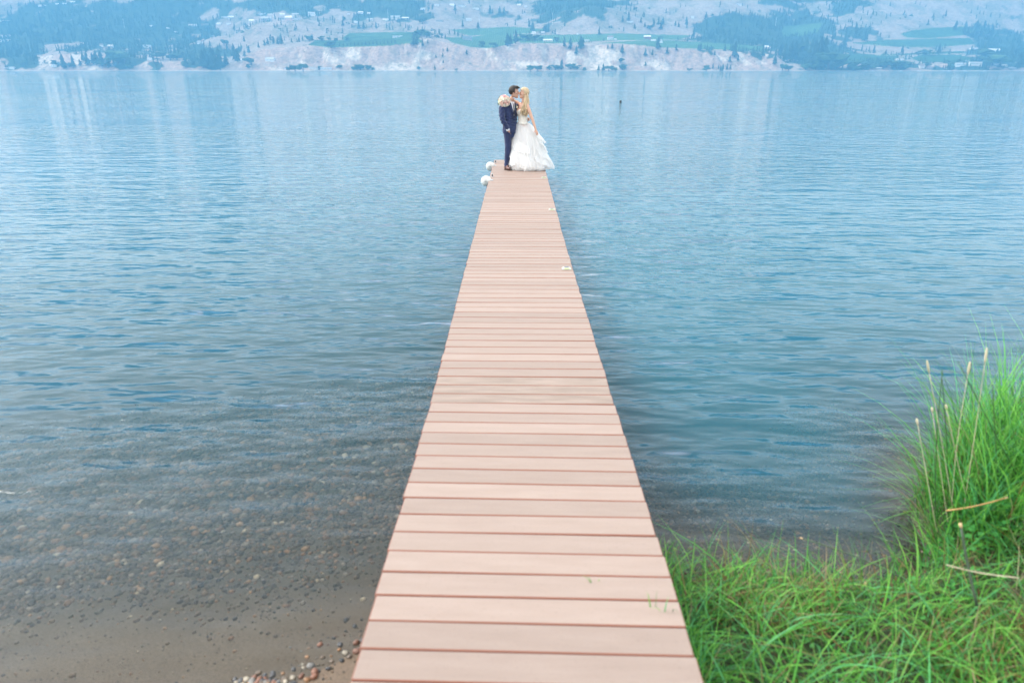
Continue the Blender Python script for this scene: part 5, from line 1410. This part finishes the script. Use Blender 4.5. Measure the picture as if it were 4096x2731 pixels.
# dead straw lying in the turf
sp = roots(260, U(2.2, 3.2), U(1.7, 2.6), lambda x, y: np.hypot((x - 2.62) / .36, (y - 2.35) / .42) < 1); sp[:, 2] += .06
make_grass('dead_straw', [blades(sp, rng.uniform(.08, .24, len(sp)), rng.uniform(.0015, .003, len(sp)), rng.uniform(0, 6.28, len(sp)), rng.uniform(.9, 1.6, len(sp)), rng.uniform(0, .3, len(sp)), (np.array([.50, .42, .27]) * rng.uniform(.7, 1.25, (len(sp), 1))))], 'tangle of pale dead straw in the turf at lower right')
# blades poking up between the planks
gp = []
for px, py in ((590.5, 586), (591, 586), (598, 584), (650, 612), (655, 612), (660, 617), (664, 617), (666, 617), (672, 616), (673, 590), (676, 590)):
    cx_, cz = deck_at(2.6); p = on_plane(px, py, DECK + .10); gp.append((p[0], p[1], deck_at(p[1])[1] - .005))
gp = np.array(gp); m = len(gp)
make_grass('dock_grass', [blades(gp, rng.uniform(.03, .075, m), rng.uniform(.0015, .003, m), rng.uniform(0, 6.28, m), rng.uniform(.0, .4, m), rng.uniform(.1, .8, m), grass_cols(m, 0))], 'few green blades poking up between the near planks')

# clover-like leaves between the blades
def leaf_patch(n, cond, x, y, zr, size, name, label, colb):
    P = roots(n, U(*x), U(*y), cond); m = len(P); V, F, Cc = [], [], []
    for i in range(m):
        s = rng.uniform(*size); a = rng.uniform(0, 6.28); tl = rng.uniform(-.5, .5, 2); z = P[i, 2] + rng.uniform(*zr)
        ring = [(math.cos(q) * s * (1 if k % 2 else .8), math.sin(q) * s * .8) for k, q in enumerate(np.linspace(0, 6.28, 7)[:-1])]
        b = len(V); V.append((P[i, 0], P[i, 1], z - s * .15))
        for u, v in ring:
            V.append((P[i, 0] + u * math.cos(a) - v * math.sin(a), P[i, 1] + u * math.sin(a) + v * math.cos(a), z + u * tl[0] + v * tl[1]))
        for k in range(6): F.append((b, b + 1 + k, b + 1 + (k + 1) % 6))
        Cc += [np.array(colb) * rng.uniform(.7, 1.35)] * 7
    o = obj(name, mesh_np(name, np.array(V), np.array(F), [M_GRASS], False, np.array(Cc))); tag(o, label, 'ground cover', kind='stuff')
leaf_patch(1500, turf, (.65, 4.2), (1.4, 3.4), (.02, .10), (.006, .015), 'ground_cover', 'small rounded green leaves growing among the grass', (.07, .28, .06))
weed = lambda x, y: np.hypot((x - 2.36) / .16, (y - 2.98) / .18) < 1
leaf_patch(260, weed, (2.1, 2.6), (2.75, 3.25), (.03, .22), (.008, .020), 'leafy_weed', 'leafy green weed at the left foot of the tall grass', (.075, .30, .07))

# stalks that stand out one by one
M_STRAW = simple('pale_straw', (.50, .44, .30), .7, .3, 0, .15, 30); M_REED = simple('green_reed', (.045, .10, .035), .6, .3, 0, .2, 30)
M_BROWN = simple('tan_cane', (.42, .25, .10), .6, .3, 0, .2, 40); M_DSTEM = simple('dark_stem', (.06, .085, .055), .6, .3, 0, .2, 30); M_CUT = simple('cut_stem_end', (.52, .36, .20), .7, .2)
def ray_at(px, py, y):
    d = ray(px, py); return CAMP + d * (y / d[1])
def stalk(name, tip, base, y, rad, mat, label, cat, plume=None, bow=.03, group=None):
    a = ray_at(base[0], base[1], y); b = ray_at(tip[0], tip[1], y + .05)
    g = float(bed_z(np.array([a[0]]), np.array([a[1]]))[0])
    if a[2] > g: a = a + (a - b) / max(1e-3, (b - a)[2]) * (a[2] - g + .02)
    t = empty(name, tuple(a)); tag(t, label, cat, group)
    L = b - a; side = np.array([1, 0, 0]) * bow
    pts = [L * q + side * math.sin(q * math.pi) for q in np.linspace(0, 1, 9)]
    MB().tube(pts, list(np.linspace(rad, rad * .55, 9)), 6).build('stem', mat, t, True)
    if plume:
        d = Vector(pts[-1] - pts[-2]).normalized(); e = Vector(pts[-1])
        MB().tube([e - d * plume * .75, e - d * plume * .55, e - d * plume * .2, e + d * plume * .15, e + d * plume * .25], [rad * .7, rad * 2.1, rad * 2.6, rad * 1.8, rad * .4], 8).build('seed_head', M_STRAW, t, True)
G4 = 'stalks standing in the tall grass clump'
for tip, base, m, pl, lab in [((927.5, 363), (951, 500), M_STRAW, .075, 'pale straw stalk with a plump seed head, leftmost of three'), ((969.5, 364.5), (955, 500), M_STRAW, .075, 'pale straw stalk with a plump seed head, middle of three'), ((986.5, 351), (965, 500), M_STRAW, .085, 'pale straw stalk with a plump seed head, rightmost and tallest'),
                              ((942.5, 369), (939, 520), M_REED, None, 'dark green reed, left one of a close pair'), ((941.5, 372), (945, 520), M_REED, None, 'dark green reed, right one of a close pair'), ((992.5, 384), (1001, 520), M_REED, None, 'dark green reed with brown tip at the right edge'),
                              ((958, 360.5), (1010, 460), M_REED, None, 'leaning reed crossing behind the tallest seed stalk'), ((917, 419.5), (928, 480), M_STRAW, .04, 'short pale grass stem with a narrow head left of the clump'), ((932, 408), (945, 500), M_STRAW, .03, 'thin straw stem between the reeds and the water'), ((946, 405), (962, 470), M_STRAW, .03, 'bent straw stem with a narrow green tip')]:
    stalk('reed' if m is M_REED else 'seed_stalk', tip, base, 3.12, .0024 if m is M_STRAW else .0034, m, lab, 'reed' if m is M_REED else 'stalk', pl, rp.uniform(-.03, .03), G4)
def loose(name, p0, p1, y0, y1, rad, mat, label, cat, cut=True, sag=.01):
    a, b = ray_at(p0[0], p0[1], y0), ray_at(p1[0], p1[1], y1); t = empty(name, tuple(a)); tag(t, label, cat)
    pts = [(b - a) * q - np.array([0, 0, sag]) * math.sin(q * math.pi) for q in np.linspace(0, 1, 8)]
    MB().tube(pts, list(np.linspace(rad, rad * .8, 8)), 7).build('stem', mat, t, True)
    if cut:
        d = Vector(pts[-1] - pts[-2]).normalized(); e = Vector(pts[-1]); MB().tube([e, e + d * rad * 3], [rad * .95, rad * 1.05], 7).build('cut_end', M_CUT, t, True)
loose('cane', (946, 510), (1005, 497.5), 2.95, 2.90, .0042, M_BROWN, 'tan dry cane lying slantwise across the tall grass', 'cane')
loose('broken_reed', (977, 605), (961, 527), 2.38, 2.50, .0065, M_DSTEM, 'dark upright cut stem with a pale top in the turf', 'reed')
loose('bent_stem', (912, 582), (803, 538), 2.75, 3.02, .005, M_DSTEM, 'long dark stem leaning out low over the gravel', 'stem', sag=-.02)
loose('cut_reed', (857, 610), (865, 585), 2.62, 2.68, .0055, M_DSTEM, 'short dark cut reed with a pale tip at the bank edge', 'reed')
loose('straw_stalk', (1019, 577), (946, 564), 2.30, 2.36, .0026, M_STRAW, 'pale bent straw lying in the turf at lower right', 'stalk', False)
